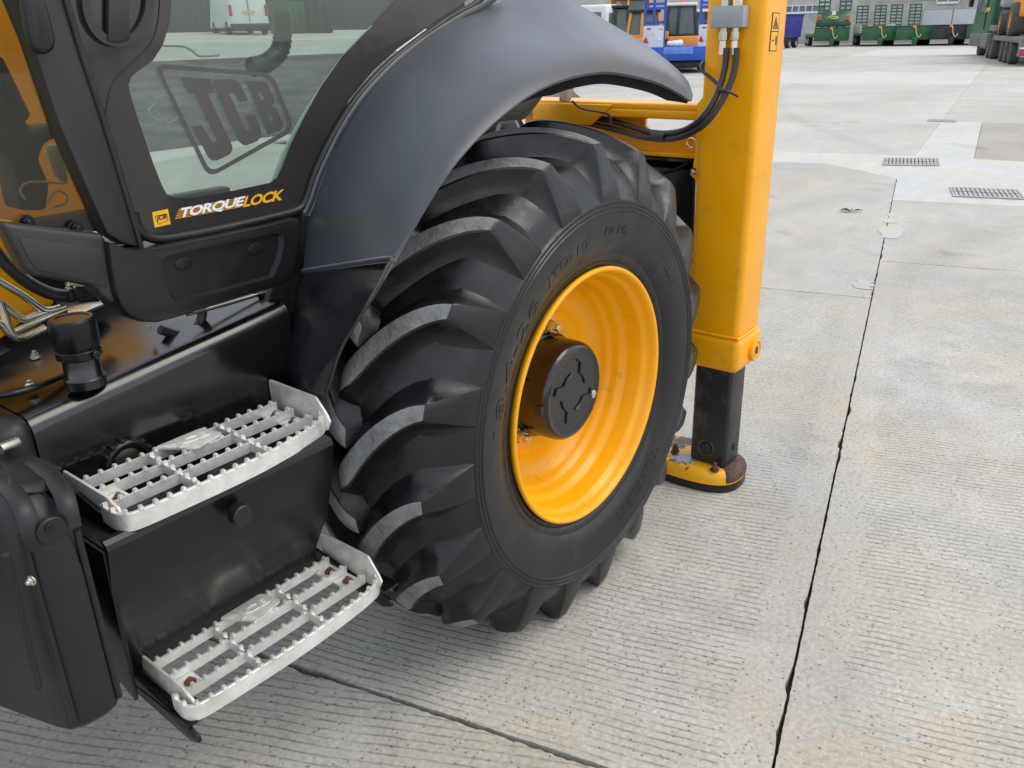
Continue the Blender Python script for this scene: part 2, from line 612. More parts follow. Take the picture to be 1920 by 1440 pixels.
    cr.inputs['B'].default_value = (col[0] * 0.97, col[1], col[2] * 1.05, 1)
    L(rng(noise(1.3, 2), 0.35, 0.65, 0, 1), cr.inputs['Factor'])
    L(cr.outputs['Result'], mx.inputs['A'])
    L(v, mx.inputs['B'])
    L(mx.outputs['Result'], b.inputs['Base Color'])
    L(rng(mid, 0.3, 0.7, 0.62, 0.9), b.inputs['Roughness'])
    b.inputs['Specular IOR Level'].default_value = 0.35
    h = math_('SUBTRACT', math_('MULTIPLY', fine, 0.35), math_('MULTIPLY', g, 1.0))
    h = math_('SUBTRACT', h, math_('MULTIPLY', dark, 0.4))
    bp = N('ShaderNodeBump', Strength=0.45, Distance=0.004)
    L(h, bp.inputs['Height'])
    L(bp.outputs[0], b.inputs['Normal'])
    return m


CA = concrete('concrete_tined', (0.48, 0.457, 0.405), PHI + R(3), spacing=0.0255, stain=0.6, track=(4.0, -9.0, 9.2))
CB = concrete('concrete_tined_oblique', (0.45, 0.427, 0.375), PHI + R(12), spacing=0.027, stain=0.7)
CC = concrete('concrete_worn', (0.48, 0.46, 0.41), PHI, groove=0.4, stain=1.0, track=(4.0, -9.0, 9.2))
CD = concrete('concrete_new_pale', (0.56, 0.55, 0.51), PHI, groove=0.0, joint=False, stain=0.5)
CE = concrete('concrete_buff', (0.40, 0.375, 0.325), PHI, groove=0.0, joint=False, stain=1.2)
CF = concrete('concrete_far', (0.50, 0.485, 0.44), PHI, groove=0.0, joint=False, stain=0.9, track=(30.0, -22.0, 31.0))
SOIL = mat('joint_dirt', (0.045, 0.04, 0.034), 0.9, var=0.5, vscale=8, bump=0.5, dirt=(0.09, 0.085, 0.07), dirt_amt=0.8, dscale=30)
TARM = mat('dark_tarmac', (0.085, 0.083, 0.078), 0.85, var=0.35, vscale=1.5, bump=0.3, bscale=40, dirt=(0.2, 0.19, 0.17), dirt_amt=0.6, dscale=0.8)

me = bpy.data.meshes.new('ground')
me.from_pydata([(-600, -600, -0.035), (900, -600, -0.035), (900, 900, -0.035), (-600, 900, -0.035)], [], [(0, 1, 2, 3)])
me.materials.append(SOIL)
ground = link('ground', me)
tag(ground, 'grey concrete yard of cast slabs with dark joints', kind='structure')


def offset_poly(p, d):
    n = len(p)
    lines = []
    for i in range(n):
        a, b_ = p[i], p[(i + 1) % n]
        t = (b_ - a).normalized()
        nn = Vector((-t.y, t.x))
        lines.append((a + nn * d, t))
    out = []
    for i in range(n):
        (a, t), (c, s) = lines[i - 1], lines[i]
        den = t.x * s.y - t.y * s.x
        if abs(den) < 1e-6:
            out.append(c)
        else:
            k = ((c.x - a.x) * s.y - (c.y - a.y) * s.x) / den
            out.append(a + t * k)
    return out


def slab(pts, m, gap=0.006, jag=0.0, z=0.0, step=0.014):
    pts = [Vector(p) for p in pts]
    area = sum(a.x * b_.y - b_.x * a.y for a, b_ in zip(pts, pts[1:] + pts[:1]))
    if area < 0: pts = pts[::-1]
    q = offset_poly(pts, gap)
    rim = []
    n = len(q)
    for i in range(n):
        a, b_ = q[i], q[(i + 1) % n]
        t = (b_ - a)
        Ln = t.length
        t.normalize()
        nn = Vector((-t.y, t.x))
        k = max(1, int(Ln / step)) if jag else 1
        k = min(k, 800)
        chip = goal = 0.0
        for j in range(k):
            if jag and j:
                if random.random() < 0.035: goal = random.uniform(0.8, 3.0)
                if random.random() < 0.30: goal = 0.0
                chip += (goal - chip) * random.uniform(0.15, 0.6)
                o = jag * (random.random() * 0.5 + chip)
            else:
                o = 0
            rim.append(a + t * (Ln * j / k) + nn * o)
    bm = bmesh.new()
    e = 0.003 if jag else 0.0
    top = [bm.verts.new((p.x, p.y, z)) for p in rim]
    bot = [bm.verts.new((p.x, p.y, z - 0.05)) for p in rim]
    N_ = len(rim)
    for t in tessellate_polygon([[Vector((p.x, p.y, 0)) for p in rim]]):
        try: bm.faces.new([top[i] for i in t])
        except ValueError: pass
    for i in range(N_):
        bm.faces.new([top[i], bot[i], bot[(i + 1) % N_], top[(i + 1) % N_]])
    return bm_obj('concrete_slab', bm, m, ground)


def st(s, t): return E1 * s + E2 * t


# left of the long joint (the machine stands on these); rows along s
JL = 4.5
slab([st(-6.2, TJ), st(-0.585, TJ), st(-0.585, 4.2), st(-6.2, 4.2)], CB, 0.0085, 0.010)
slab([st(-0.585, TJ), st(3.53, TJ), st(3.60, 4.2), st(-0.585, 4.2)], CA, 0.0027, 0.004)
slab([st(3.53, TJ), st(8.36, TJ), st(9.30, 0.22), st(9.35, 4.2), st(3.60, 4.2)], CC, 0.0030, 0.004)
slab([st(-6.2, 4.2), st(9.35, 4.2), st(9.35, 9.0), st(-6.2, 9.0)], CC, 0.006)
slab([st(-6.2, 9.0), st(9.35, 9.0), st(9.35, 15.0), st(-6.2, 15.0)], CD, 0.006)
# right of the joint
slab([st(-6.2, -5.1), st(4.56, -5.1), st(4.52, TJ), st(-6.2, TJ)], CA, 0.0027, 0.004)
slab([st(4.56, -5.1), st(7.02, -5.1), st(7.02, TJ), st(4.52, TJ)], CC, 0.0025, 0.003)
slab([st(-6.2, -12), st(7.02, -12), st(7.02, -5.1), st(-6.2, -5.1)], CC, 0.006)
# pale new concrete round the drains
# far rows turn a little with the joint that runs to the lorry
PH2 = R(8.9)
F1 = Vector((math.cos(PH2), math.sin(PH2)))
F2 = Vector((-math.sin(PH2), math.cos(PH2)))
O2 = Vector((10.207, 1.65))


def ft(s, t): return O2 + F1 * s + F2 * t


slab([st(7.02, -12), st(9.75, -12), st(9.82, -3.2), ft(-0.05, -0.68), ft(0.0, 0.0), st(10.4, 4.2), st(9.35, 4.2), st(9.30, 0.22), st(8.36, TJ), st(7.02, TJ)], CD, 0.002, 0.003)
slab([st(9.82, -3.2), ft(4.6, -2.6), ft(4.6, -0.62), ft(-0.05, -0.68)], CE, 0.002, 0.003)
slab([ft(-0.05, -0.68), ft(4.6, -0.62), ft(4.6, 0.0), ft(0.0, 0.0)], CD, 0.002)
slab([ft(0.0, 0.0), ft(4.6, 0.0), ft(4.6, 9.0), st(10.4, 9.0), st(10.4, 4.2)], CF, 0.002)
slab([st(9.75, -12), ft(4.6, -12), ft(4.6, -2.6), st(9.82, -3.2)], CF, 0.006)
slab([st(9.35, 9.0), ft(4.6, 9.0), ft(4.6, 16.5), st(9.35, 15.0)], CD, 0.006)
ss = [4.6, 9.5, 15, 22, 30, 40, 52, 66, 90]
tts = [-30, -20, -12, -6, 0, 7, 16.5, 26, 38, 52]
for i in range(len(ss) - 1):
    for j in range(len(tts) - 1):
        slab([ft(ss[i], tts[j]), ft(ss[i + 1], tts[j]), ft(ss[i + 1], tts[j + 1]), ft(ss[i], tts[j + 1])],
             CF if (i + j) % 3 else (CD if j == 4 else CC), 0.003 + 0.0004 * i)
slab([st(-30, -12), st(-6.2, -12), st(-6.2, 15), st(-30, 15)], CF, 0.006)
slab([st(-30, -60), st(9.75, -60), st(9.75, -12), st(-30, -12)], CF, 0.006)
slab([st(9.75, -60), ft(90, -60), ft(90, -30), ft(4.6, -30), ft(4.6, -12), st(9.75, -12)], CF, 0.006)


def grate(c, du, dv, nu, label):
    """cast drain cover with slots"""
    c = Vector((c[0], c[1], 0))
    t = tag(empty('drain_grate', c), label, 'drain', 'drain covers set in the concrete')
    bm = bmesh.new()
    du, dv = Vector((*du, 0)), Vector((*dv, 0))
    fr = 0.04
    for a, b_ in (((-.5, -.5), (.5, -.42)), ((-.5, .42), (.5, .5)), ((-.5, -.42), (-.47, .42)), ((.47, -.42), (.5, .42))):
        q = [du * a[0] + dv * a[1], du * b_[0] + dv * a[1], du * b_[0] + dv * b_[1], du * a[0] + dv * b_[1]]
        add_hex(bm, [p + Vector((0, 0, 0.003)) for p in q] + [p + Vector((0, 0, 0.012)) for p in q])
    bm_obj('frame', bm, GRATE, t)
    bm = bmesh.new()
    q = [du * x + dv * y + Vector((0, 0, 0.002)) for x, y in ((-.49, -.49), (.49, -.49), (.49, .49), (-.49, .49))]
    bm.faces.new([bm.verts.new(p) for p in q])
    bm_obj('pit', bm, SOIL, t)
    for i in range(nu):
        x0 = -.47 + .94 * (i + .13) / nu
        x1 = -.47 + .94 * (i + .87) / nu
        bm = bmesh.new()
        for y0, y1 in ((-.42, -.03), (.03, .42)):
            q = [du * x0 + dv * y0, du * x1 + dv * y0, du * x1 + dv * y1, du * x0 + dv * y1]
            add_hex(bm, [p + Vector((0, 0, 0.003)) for p in q] + [p + Vector((0, 0, 0.011)) for p in q])
        bm_obj('bar', bm, GRATE, t)
    return t


GRATE = mat('cast_iron_grate', (0.36, 0.36, 0.34), 0.6, metal=0.1, var=0.3, vscale=15)
grate(((9.8 + 9.4) / 2, (1.9 + 1.18) / 2), (0.25, -0.58), (0.62, 0.16), 14, 'pale iron drain cover in the light concrete left of the long joint')
grate(((7.95 + 7.57) / 2, (.73 + .01) / 2), (0.16, -0.60), (0.52, 0.15), 14, 'pale iron drain cover in the light concrete nearest the wheel')
grate((14.82, 2.37), (-0.02, -0.46), (0.34, 0.05), 10, 'narrow dark drain slot across the far joint')


# pale cement spills beside the long joint, and a tuft of weed
SPILL = mat('pale_cement_spill', (0.47, 0.455, 0.415), 0.75, var=0.12, vscale=3)
for k, px in enumerate((((1644, 446), (1652, 424), (1690, 424), (1687, 447)), ((1655, 416), (1668, 398), (1686, 398), (1682, 417)), ((1604, 540), (1610, 524), (1641, 528), (1634, 543)))):
    q = [P(x, y, Z=0.003) for x, y in px]
    q = [a_.lerp(b_, t_) + Vector((random.uniform(-.03, .03), random.uniform(-.03, .03), 0)) for a_, b_ in zip(q, q[1:] + q[:1]) for t_ in (0, .25, .5, .75)]
    flat_poly('cement_spill', [q], SPILL, ground)
pw = P(1597, 398, Z=0)
weed = tag(empty('weed_tuft', pw), 'tiny green weed tuft lying on the concrete left of the long joint', 'weed')
WEED = mat('weed_green', (0.06, 0.09, 0.03), 0.6, var=0.3)
for k in range(9):
    a_ = random.uniform(0, 6.28)
    l_ = random.uniform(.05, .13)
    dx, dy = math.cos(a_), math.sin(a_)
    mesh('leaf', [(0, 0, .004), (dx * l_ * .5 - dy * .012, dy * l_ * .5 + dx * .012, .03), (dx * l_, dy * l_, .015), (dx * l_ * .5 + dy * .012, dy * l_ * .5 - dx * .012, .03), (dx * l_ * .5, dy * l_ * .5, .022)],
         [(0, 1, 4), (1, 2, 4), (2, 3, 4), (3, 0, 4)], WEED, weed)
# ================================================================== the machine
ZC = 0.66
mach = tag(empty('backhoe_loader', (0, 0, 0)),
           'yellow and black backhoe loader seen close at its rear wheel, cab door and steps', 'backhoe loader')

# ---- tyre
def polar(r, Y, th): return Vector((r * math.cos(th), Y, ZC + r * math.sin(th)))


YM = 0.21
half = [(0.338, 0.020), (0.346, 0.008), (0.352, 0.0025), (0.360, -0.002), (0.366, -0.001), (0.368, -0.004), (0.385, -0.0115), (0.388, -0.0110), (0.390, -0.0135), (0.430, -0.027), (0.470, -0.0345),
        (0.497, -0.037), (0.499, -0.0392), (0.502, -0.0392), (0.504, -0.0368), (0.508, -0.0368), (0.510, -0.0390), (0.513, -0.0390),
        (0.515, -0.0364), (0.519, -0.0364), (0.521, -0.0384), (0.524, -0.0382), (0.526, -0.0345), (0.534, -0.0300), (0.554, -0.0225),
        (0.577, -0.0085), (0.597, 0.0085), (0.611, 0.024), (0.619, 0.036), (0.623, 0.043), (0.632, 0.060), (0.641, 0.083), (0.650, 0.115), (0.661, 0.158), (0.669, 0.203), (0.6695, YM)]
prof = half + [(r, 2 * YM - y) for r, y in half[-2::-1]]
bm = bmesh.new()
NT = 228
rings = []
for k in range(NT):
    th = 2 * math.pi * k / NT
    rings.append([bm.verts.new(polar(r, y, th)) for r, y in prof])
for k in range(NT):
    A, B = rings[k], rings[(k + 1) % NT]
    for i in range(len(prof) - 1):
        bm.faces.new([A[i], A[i + 1], B[i + 1], B[i]])
tyre = bm_obj('tyre', bm, RUB, mach, ang=40)
tag(tyre, 'black ribbed rear tyre with worn grey lug faces')


def Rt(Y):   # lug top radius across the width
    return 0.660 + 0.050 * (1 - ((Y - YM) / YM) ** 2)


def lug_mesh():
    """one bar: flat side face on the shoulder, then a curved bar to past the crown.
    every station pairs a point on the bar's outer surface with one on the casing"""
    st_ = []      # (top r, top Y, casing r, casing Y, first angle, last angle, flare, is tread)
    for tr, ty, cr, cy, a0, a1, fl in ((.526, -.0350, .526, -.0330, -4.3, 5.1, .3), (.536, -.0352, .534, -.0300, -4.0, 4.8, .8), (.560, -.0310, .554, -.0225, -3.2, 4.4, 2.1),
                                       (.590, -.0235, .577, -.0085, -2.1, 3.9, 3.5), (.620, -.0145, .597, .0085, -1.1, 3.5, 4.6), (.644, -.0060, .611, .0240, -.35, 3.2, 5.3), (.657, -.0005, .619, .0360, -.05, 3.1, 5.6)):
        st_.append((tr, ty, cr, cy, R(a0), R(a1), R(fl), 0))
    cas = [(0.0, .622, .042), (.03, .632, .060), (.06, .641, .083), (.10, .650, .115), (.15, .661, .158), (.20, .669, .203), (.24, .670, .240), (.30, .665, .296)]
    for i in range(16):
        u = i / 15
        Y = 0.0035 + 0.222 * u
        for (y0, r0_, c0), (y1, r1_, c1) in zip(cas, cas[1:]):
            if y0 <= Y <= y1:
                f = (Y - y0) / (y1 - y0)
                cr, cy = r0_ + (r1_ - r0_) * f, c0 + (c1 - c0) * f
        a = 18.8 * (Y / 0.235) ** 1.55
        wd = 3.1 + 20 * min(Y, 0.16) - 2.4 * max(0, (u - 0.8) / 0.2)
        rt_ = Rt(Y) - (0.012 * max(0, (u - 0.86) / 0.14) ** 2)
        st_.append((rt_, Y, cr - .003, cy, R(a), R(a + wd), R(5.7 + 0.2 * u), 1))
    prof_ = [(1.0, -0.12), (0.80, 0.0), (0.54, 0.15), (0.28, 0.45), (0.05, 0.94)]   # (share of the flare, height)
    V, F, FM = [], [], []
    for (tr, ty, cr, cy, a0, a1, fl, top) in st_:
        P_ = lambda h: (cr + (tr - cr) * h, cy + (ty - cy) * h)
        rows = [(*P_(h), a0 - fl * k) for k, h in prof_]
        w3 = (a1 - a0)
        rows += [(*P_(1.0), a0 + w3 * f) for f in (0.05, 0.35, 0.65, 0.95)]
        rows += [(*P_(h), a1 + fl * k) for k, h in prof_[::-1]]
        for r, y, th in rows: V.append(Vector((r * math.cos(th), y, r * math.sin(th))))
    w_ = len(prof_) * 2 + 4
    n = len(st_)
    k0 = len(prof_)
    for i in range(n - 1):
        for j in range(w_ - 1):
            F.append((i * w_ + j, i * w_ + j + 1, (i + 1) * w_ + j + 1, (i + 1) * w_ + j))
            FM.append(1 if (k0 <= j < k0 + 3 and st_[i][7] == 1) else 0)
    F.append(tuple(range(w_))[::-1]); FM.append(0)
    e0, s0 = (n - 1) * w_, len(V)
    for j in range(w_):
        q = V[e0 + j]
        sc = 0.658 / math.hypot(q.x, q.z)
        V.append(Vector((q.x * sc, q.y + 0.022, q.z * sc)))
    for j in range(w_ - 1):
        F.append((e0 + j, e0 + j + 1, s0 + j + 1, s0 + j)); FM.append(0)
    return V, F, FM


V, F, FM = lug_mesh()
lug_o = None
NL = 19


def lug_data(mirror):
    me = bpy.data.meshes.new('lug')
    vv = [Vector((v.x, 2 * YM - v.y if mirror else v.y, v.z)) for v in V]
    me.from_pydata([tuple(v) for v in vv], [], F)
    for p, i in zip(me.polygons, FM): p.material_index = i
    bm = bmesh.new(); bm.from_mesh(me)
    bmesh.ops.recalc_face_normals(bm, faces=bm.faces)
    # make sure they point outwards
    c = sum((f.calc_center_median() for f in bm.faces), Vector()) / len(bm.faces)
    if sum(f.normal.dot(f.calc_center_median() - c) for f in bm.faces) < 0:
        bmesh.ops.reverse_faces(bm, faces=bm.faces)
    bm.to_mesh(me); bm.free()
    return finish(me, [RUB, RUBW], 32)


for mirror in (False, True):
    me = lug_data(mirror)
    for k in range(NL):
        o = link('lug', me, tyre)
        o.location = (0, 0, ZC)
        o.rotation_euler = (0, -R(124.1 + 360 / NL * (k + (0.5 if mirror else 0))), 0)


def wall_text(s, a0, a1, rr, h, label=None, bold=0.02):
    """raised letters round the sidewall, reading clockwise"""
    v, f, _ = text_geom(s, bold=bold, ext=0.02, spacing=1.1)
    pts = []
    for p in v:
        th = R(a0 + (a1 - a0) * p.x)
        r = rr + (p.y - 0.5) * h
        y = None
        for (ra, ya), (rb_, yb) in zip(half, half[1:]):
            if ra <= r <= rb_: y = ya + (yb - ya) * (r - ra) / max(1e-6, rb_ - ra); break
        pts.append(polar(r, (y if y is not None else -0.03) - 0.0003 - (0.0008 if p.z > 0 else -0.002), th))
    return mesh('raised_lettering', pts, f, RUB, tyre, ang=30)


wall_text('18.4-26', 172, 128, 0.437, 0.042)
wall_text('JTD-10', 122, 98, 0.437, 0.034)
wall_text('10 PR', 88, 74, 0.452, 0.022)
wall_text('R-1', 40, 30, 0.45, 0.022)
wall_text('TUBELESS', -40, -75, 0.445, 0.030)

# ---- wheel rim, lathed
rimp = [(0.340, 0.016), (0.349, 0.004), (0.354, -0.004), (0.3555, -0.010), (0.353, -0.015), (0.347, -0.016), (0.341, -0.011), (0.3375, 0.002), (0.335, 0.012),
        (0.331, 0.018), (0.3255, 0.023), (0.3225, 0.030), (0.3195, 0.068), (0.3160, 0.078), (0.3060, 0.088), (0.3025, 0.096), (0.2995, 0.112), (0.2955, 0.119), (0.2885, 0.126), (0.2855, 0.136),
        (0.281, 0.146), (0.268, 0.160), (0.254, 0.169), (0.240, 0.173), (0.226, 0.174), (0.216, 0.170), (0.206, 0.162), (0.198, 0.158), (0.150, 0.157), (0.120, 0.157)]
rim = lathe('wheel_rim', rimp, (0, 0, ZC), RIMY, mach, n=128, ang=60)
tag(rim, 'yellow dished steel wheel rim')
# back of the rim
lathe('rim_barrel', [(0.340, 0.016), (0.328, 0.06), (0.30, 0.12), (0.30, 0.30), (0.34, 0.40)], (0, 0, ZC), YEL, rim, n=96)
for k in range(5):
    a = R(80 + 72 * k)
    hexbolt('wheel_nut', polar(0.166, 0.157, a), 0.0195, 0.024, BOLT, rim)

# ---- hub
hub = lathe('wheel_hub', [(0.150, 0.165), (0.150, 0.150), (0.142, 0.146), (0.140, 0.070), (0.137, 0.060), (0.131, 0.0525), (0.126, 0.050), (0.118, 0.0535), (0.105, 0.0545), (0, 0.0545)],
            (0, 0, ZC), BLK, mach, n=72, ang=28)
tag(hub, 'black planetary hub with raised cross pattern')
HUBF = mat('hub_casting', (0.022, 0.022, 0.024), 0.4, var=0.2, bump=0.25, bscale=90)
for k in range(4):
    a = R(35 + 90 * k)
    bm = bmesh.new()
    # an arc with a step at each end, like a castle wall
    arc = [(0.060, -30), (0.060, 24), (0.088, 30)]
    pts = [polar(0.056, 0.052, a + R(t)) for t in range(-26, 27, 6)] + [polar(0.088, 0.052, a + R(32)), polar(0.090, 0.052, a + R(44))]
    add_tube(bm, pts, 0.0032, 6)
    bm_obj('raised_rib', bm, HUBF, hub)
cyl('drain_plug', polar(0.106, 0.0545, R(-22)), 0.012, 0.006, ZINC, hub, ax=(0, -1, 0))
box('lug_notch', -0.150, -0.128, 0.055, 0.078, ZC - 0.020, ZC + 0.006, BPR, hub, 0.002)

# ---- axle and chassis behind
lathe('axle_casing', [(0.13, 0.17), (0.13, 0.35), (0.10, 0.5), (0.10, 1.2)], (0, 0, ZC), BLKM, mach, n=32)
box('chassis_rail', -2.4, 0.85, 0.72, 1.25, 0.48, 0.98, BLKM, mach, 0.02)
box('underside_guard', -1.32, -0.6, 0.60, 0.72, 0.50, 0.9, BLKM, mach, 0.01)

# ---- mudguard
e0px = [(735, 487), (765, 436), (800, 381), (833, 332), (870, 286), (912, 242), (960, 201), (1005, 171), (1050, 151), (1100, 138), (1150, 135), (1220, 150), (1262, 168), (1297, 190)]
E0 = [P(x, y, Y=0.0) for x, y in e0px]
e2px = [(568, 511, .4), (574, 445, .4), (584, 380, .4), (611, 305, .4), (647, 230, .4), (690, 166, .4), (738, 115, .4), (797, 63, .4), (845, 36, .4), (888, 20, .4), (940, 3, .4), (985, -14, .40),
        (1040, -14, .37), (1090, 11, .315), (1149, 46, .245), (1215, 86, .165), (1265, 125, .095), (1290, 152, .05), (1299, 178, .014)]
E2c = [P(x, y, Y=q) for x, y, q in e2px]


def resample(pts, n):
    pts = smooth_path(pts, 8)
    L_ = [0]
    for a, b in zip(pts, pts[1:]): L_.append(L_[-1] + (b - a).length)
    out = []
    j = 0
    for i in range(n):
        s = L_[-1] * i / (n - 1)
        while j < len(pts) - 2 and L_[j + 1] < s: j += 1
        t = (s - L_[j]) / max(1e-9, L_[j + 1] - L_[j])
        out.append(pts[j].lerp(pts[j + 1], min(1, t)))
    return out


NS, NU = 64, 22
a_, b_ = resample(E0, NS), resample(E2c, NS)
grid = []
for i in range(NS):
    p0, p2 = a_[i], b_[i]
    mid = (p0 + p2) / 2
    nrm = Vector((mid.x, 0, mid.z - ZC)).normalized()
    chord = (p2 - p0)
    out_ = Vector((0, -1, 0))
    k = min(1.0, chord.length / 0.25) * min(1.0, 0.15 + i / 14)
    row = []
    for j in range(NU):
        u = (j / (NU - 1)) ** 1.5
        hump = (1 - math.exp(-u * 11)) * (1 - u) ** 1.3
        row.append(p0 + chord * u + (nrm * 0.026 + out_ * 0.004) * hump * k + out_ * 0.0)
    grid.append(row)


def skin(name, grid, th, m, parent, inward, ang=40):
    """a sheet with thickness th along the given direction function"""
    ns, nu = len(grid), len(grid[0])
    V_ = [p for r in grid for p in r]
    V2 = []
    for i in range(ns):
        for j in range(nu):
            du = grid[i][min(j + 1, nu - 1)] - grid[i][max(j - 1, 0)]
            dv = grid[min(i + 1, ns - 1)][j] - grid[max(i - 1, 0)][j]
            n_ = du.cross(dv)
            n_ = n_.normalized() if n_.length > 1e-9 else Vector((0, 0, 1))
            if n_.dot(inward(grid[i][j])) < 0: n_ = -n_
            V2.append(grid[i][j] + n_ * th)
    N_ = ns * nu
    F_ = []
    for i in range(ns - 1):
        for j in range(nu - 1):
            q = (i * nu + j, i * nu + j + 1, (i + 1) * nu + j + 1, (i + 1) * nu + j)
            F_.append(q)
            F_.append(tuple(x + N_ for x in q[::-1]))
    for i in range(ns - 1):
        for j in (0, nu - 1):
            a, b = i * nu + j, (i + 1) * nu + j
            F_.append((a, b, b + N_, a + N_))
    for j in range(nu - 1):
        for i in (0, ns - 1):
            a, b = i * nu + j, i * nu + j + 1
            F_.append((a, b, b + N_, a + N_))
    return mesh(name, V_ + V2, F_, m, parent, ang)


guard = skin('mudguard', grid, 0.010, FEN, mach, lambda p: Vector((-p.x, 0, ZC - p.z)))
bm = bmesh.new()
add_tube(bm, [p.lerp(grid[1][j], 0.1) for j, p in enumerate(grid[0])], 0.006, 8)
bm_obj('bottom_lip', bm, FEN, guard, 60)
tag(guard, 'matt black sweeping mudguard over the rear tyre')
shade_rows = []
for i in range(22, NS):
    p = a_[i]
    inw = Vector((-p.x, 0, ZC - p.z)).normalized()
    k = min(1.0, (i - 22) / 8) * min(1.0, (NS - 1 - i) / 6 + 0.15)
    shade_rows.append([p + Vector((0, 0.010, 0)) - inw * 0.004, p + Vector((0, 0.012, 0)) + inw * (0.004 + 0.024 * k)])
skin('shade_edge', shade_rows, 0.006, MATT, guard, lambda p: Vector((0, 1, 0)))  # matt black strip stands in for the shaded inside of the guard
# mud flap below it
fr_ = [P(x, y, Y=q) for x, y, q in ((738, 478, .006), (700, 551, .03), (669, 601, .07), (646, 641, .11), (631, 676, .14), (622, 710, .165), (612, 736, .185))]
fl_ = [P(x, y, Y=q) for x, y, q in ((560, 500, .40), (552, 560, .40), (548, 600, .40), (544, 640, .40), (541, 680, .40), (539, 705, .40), (540, 730, .40))]
fr_, fl_ = resample(fr_, 24), resample(fl_, 24)
gf = []
for i in range(24):
    row = []
    for j in range(14):
        u = j / 13
        p = fl_[i].lerp(fr_[i], u)
        bl = math.sin(math.pi * u) * 0.030 * min(1, i / 6) - 0.024 * max(0, 1 - i / 4)
        dn = 0.010 * math.sin(math.pi * u) ** 0.7 if i > 18 else 0
        row.append(p + Vector((-bl, -bl * 0.6, -dn * (i - 18) / 5)))
    gf.append(row)
flap = skin('mud_flap', gf, 0.007, FLAP, mach, lambda p: Vector((1, 0.3, 0)))
bm = bmesh.new()
add_tube(bm, [p + Vector((-0.004, -0.003, 0)) for p in fr_], 0.0045, 8)
bm_obj('rolled_edge', bm, FLAP, flap, ang=60)
# wheel-arch liner and the bits seen under the arch
bm = bmesh.new()
lin = []
for i in range(20):
    t = R(116 - 45 * i / 19)
    lin.append([Vector((0.80 * math.cos(t), y, ZC + 0.80 * math.sin(t))) for y in (0.42, 0.60)])
skin('arch_liner', lin, 0.01, BLKM, mach, lambda p: Vector((-p.x, 0, ZC - p.z)))
bm.free()
plate('inner_guard', [(836, 306), (880, 245), (915, 212), (965, 200), (1000, 262), (900, 310)], 0.60, 0.02, BLKM, mach, 0.004)
LIN = mat('brown_grey_housing', (0.065, 0.056, 0.048), 0.5, var=0.3)
hexa('axle_stay', [P(905, 235, Y=.55), P(985, 225, Y=.55), P(985, 225, Y=.75), P(905, 235, Y=.75), P(985, 150, Y=.55), P(1046, 143, Y=.55), P(1046, 143, Y=.75), P(985, 150, Y=.75)], LIN, mach, 0.02)
bag = hexa('cloth_wrap', [P(1046, 190, Y=.52), P(1070, 192, Y=.52), P(1070, 192, Y=.60), P(1046, 190, Y=.60), P(1064, 150, Y=.52), P(1080, 150, Y=.52), P(1080, 150, Y=.60), P(1064, 150, Y=.60)], CLOTH, mach, 0.012)
tube('cable', [P(1073, 190, Y=.5), P(1090, 203, Y=.5), P(1125, 210, Y=.48), P(1142, 216, Y=.47), P(1146, 235, Y=.46)], 0.004, HOSE, mach, 8)

# ---- stabiliser leg
leg = empty('stabiliser_leg', (0, 0, 0), parent=mach)
LX0, LX1, LY0, LY1 = 0.815, 0.998, -0.068, 0.122
bm = bmesh.new()
add_box(bm, LX0, LX1, LY0, LY1, 0.52, 2.6)
bev(bm, 0.022, 5)
bm_obj('outer_tube', bm, YEL, leg, 30)
bm = bmesh.new()
add_box(bm, LX0 - 0.012, LX1 + 0.010, LY0 - 0.010, LY1 + 0.008, 0.47, 0.598)
bev(bm, 0.024, 5)
bm_obj('collar', bm, YEL, leg, 30)
bm = bmesh.new()
add_box(bm, 0.838, 0.958, -0.050, 0.093, 0.085, 0.7)
bev(bm, 0.014, 4)
bm_obj('inner_tube', bm, TAR, leg, 30)
bm = bmesh.new()
add_tube(bm, smooth_path([Vector(v) for v in ((LX0 - .002, LY1 - .02, .599), (LX0 - .002, LY0 + .02, .599), (LX0 + .012, LY0 - .002, .599), (LX1 - .03, LY0 - .002, .601))], 8), [0.0055 + 0.0012 * random.random() for _ in range(25)], 8)
bm_obj('weld_bead', bm, YEL, leg, 60)
# side flange of the outer tube with its cut-outs (the plate on the machine side)
fl = [(1328, 120), (1322, 172), (1316, 184), (1306, 196), (1303, 290), (1301, 300), (1301, 312), (1294, 318), (1294, 328), (1303, 336), (1305, 345), (1300, 470), (1288, 476), (1286, 492), (1290, 505), (1288, 560), (1296, 600), (1330, 600), (1345, 120)]
prism('flange_plate', [P(x, y, X=0.826) for x, y in fl], (0.02, 0, 0), YEL, leg, 0.002)
for x, y in ((1301, 321), (1293, 486)):
    hexbolt('flange_bolt', P(x, y, X=0.826), 0.009, 0.012, ZINC, leg, ax=(-1, 0, 0))
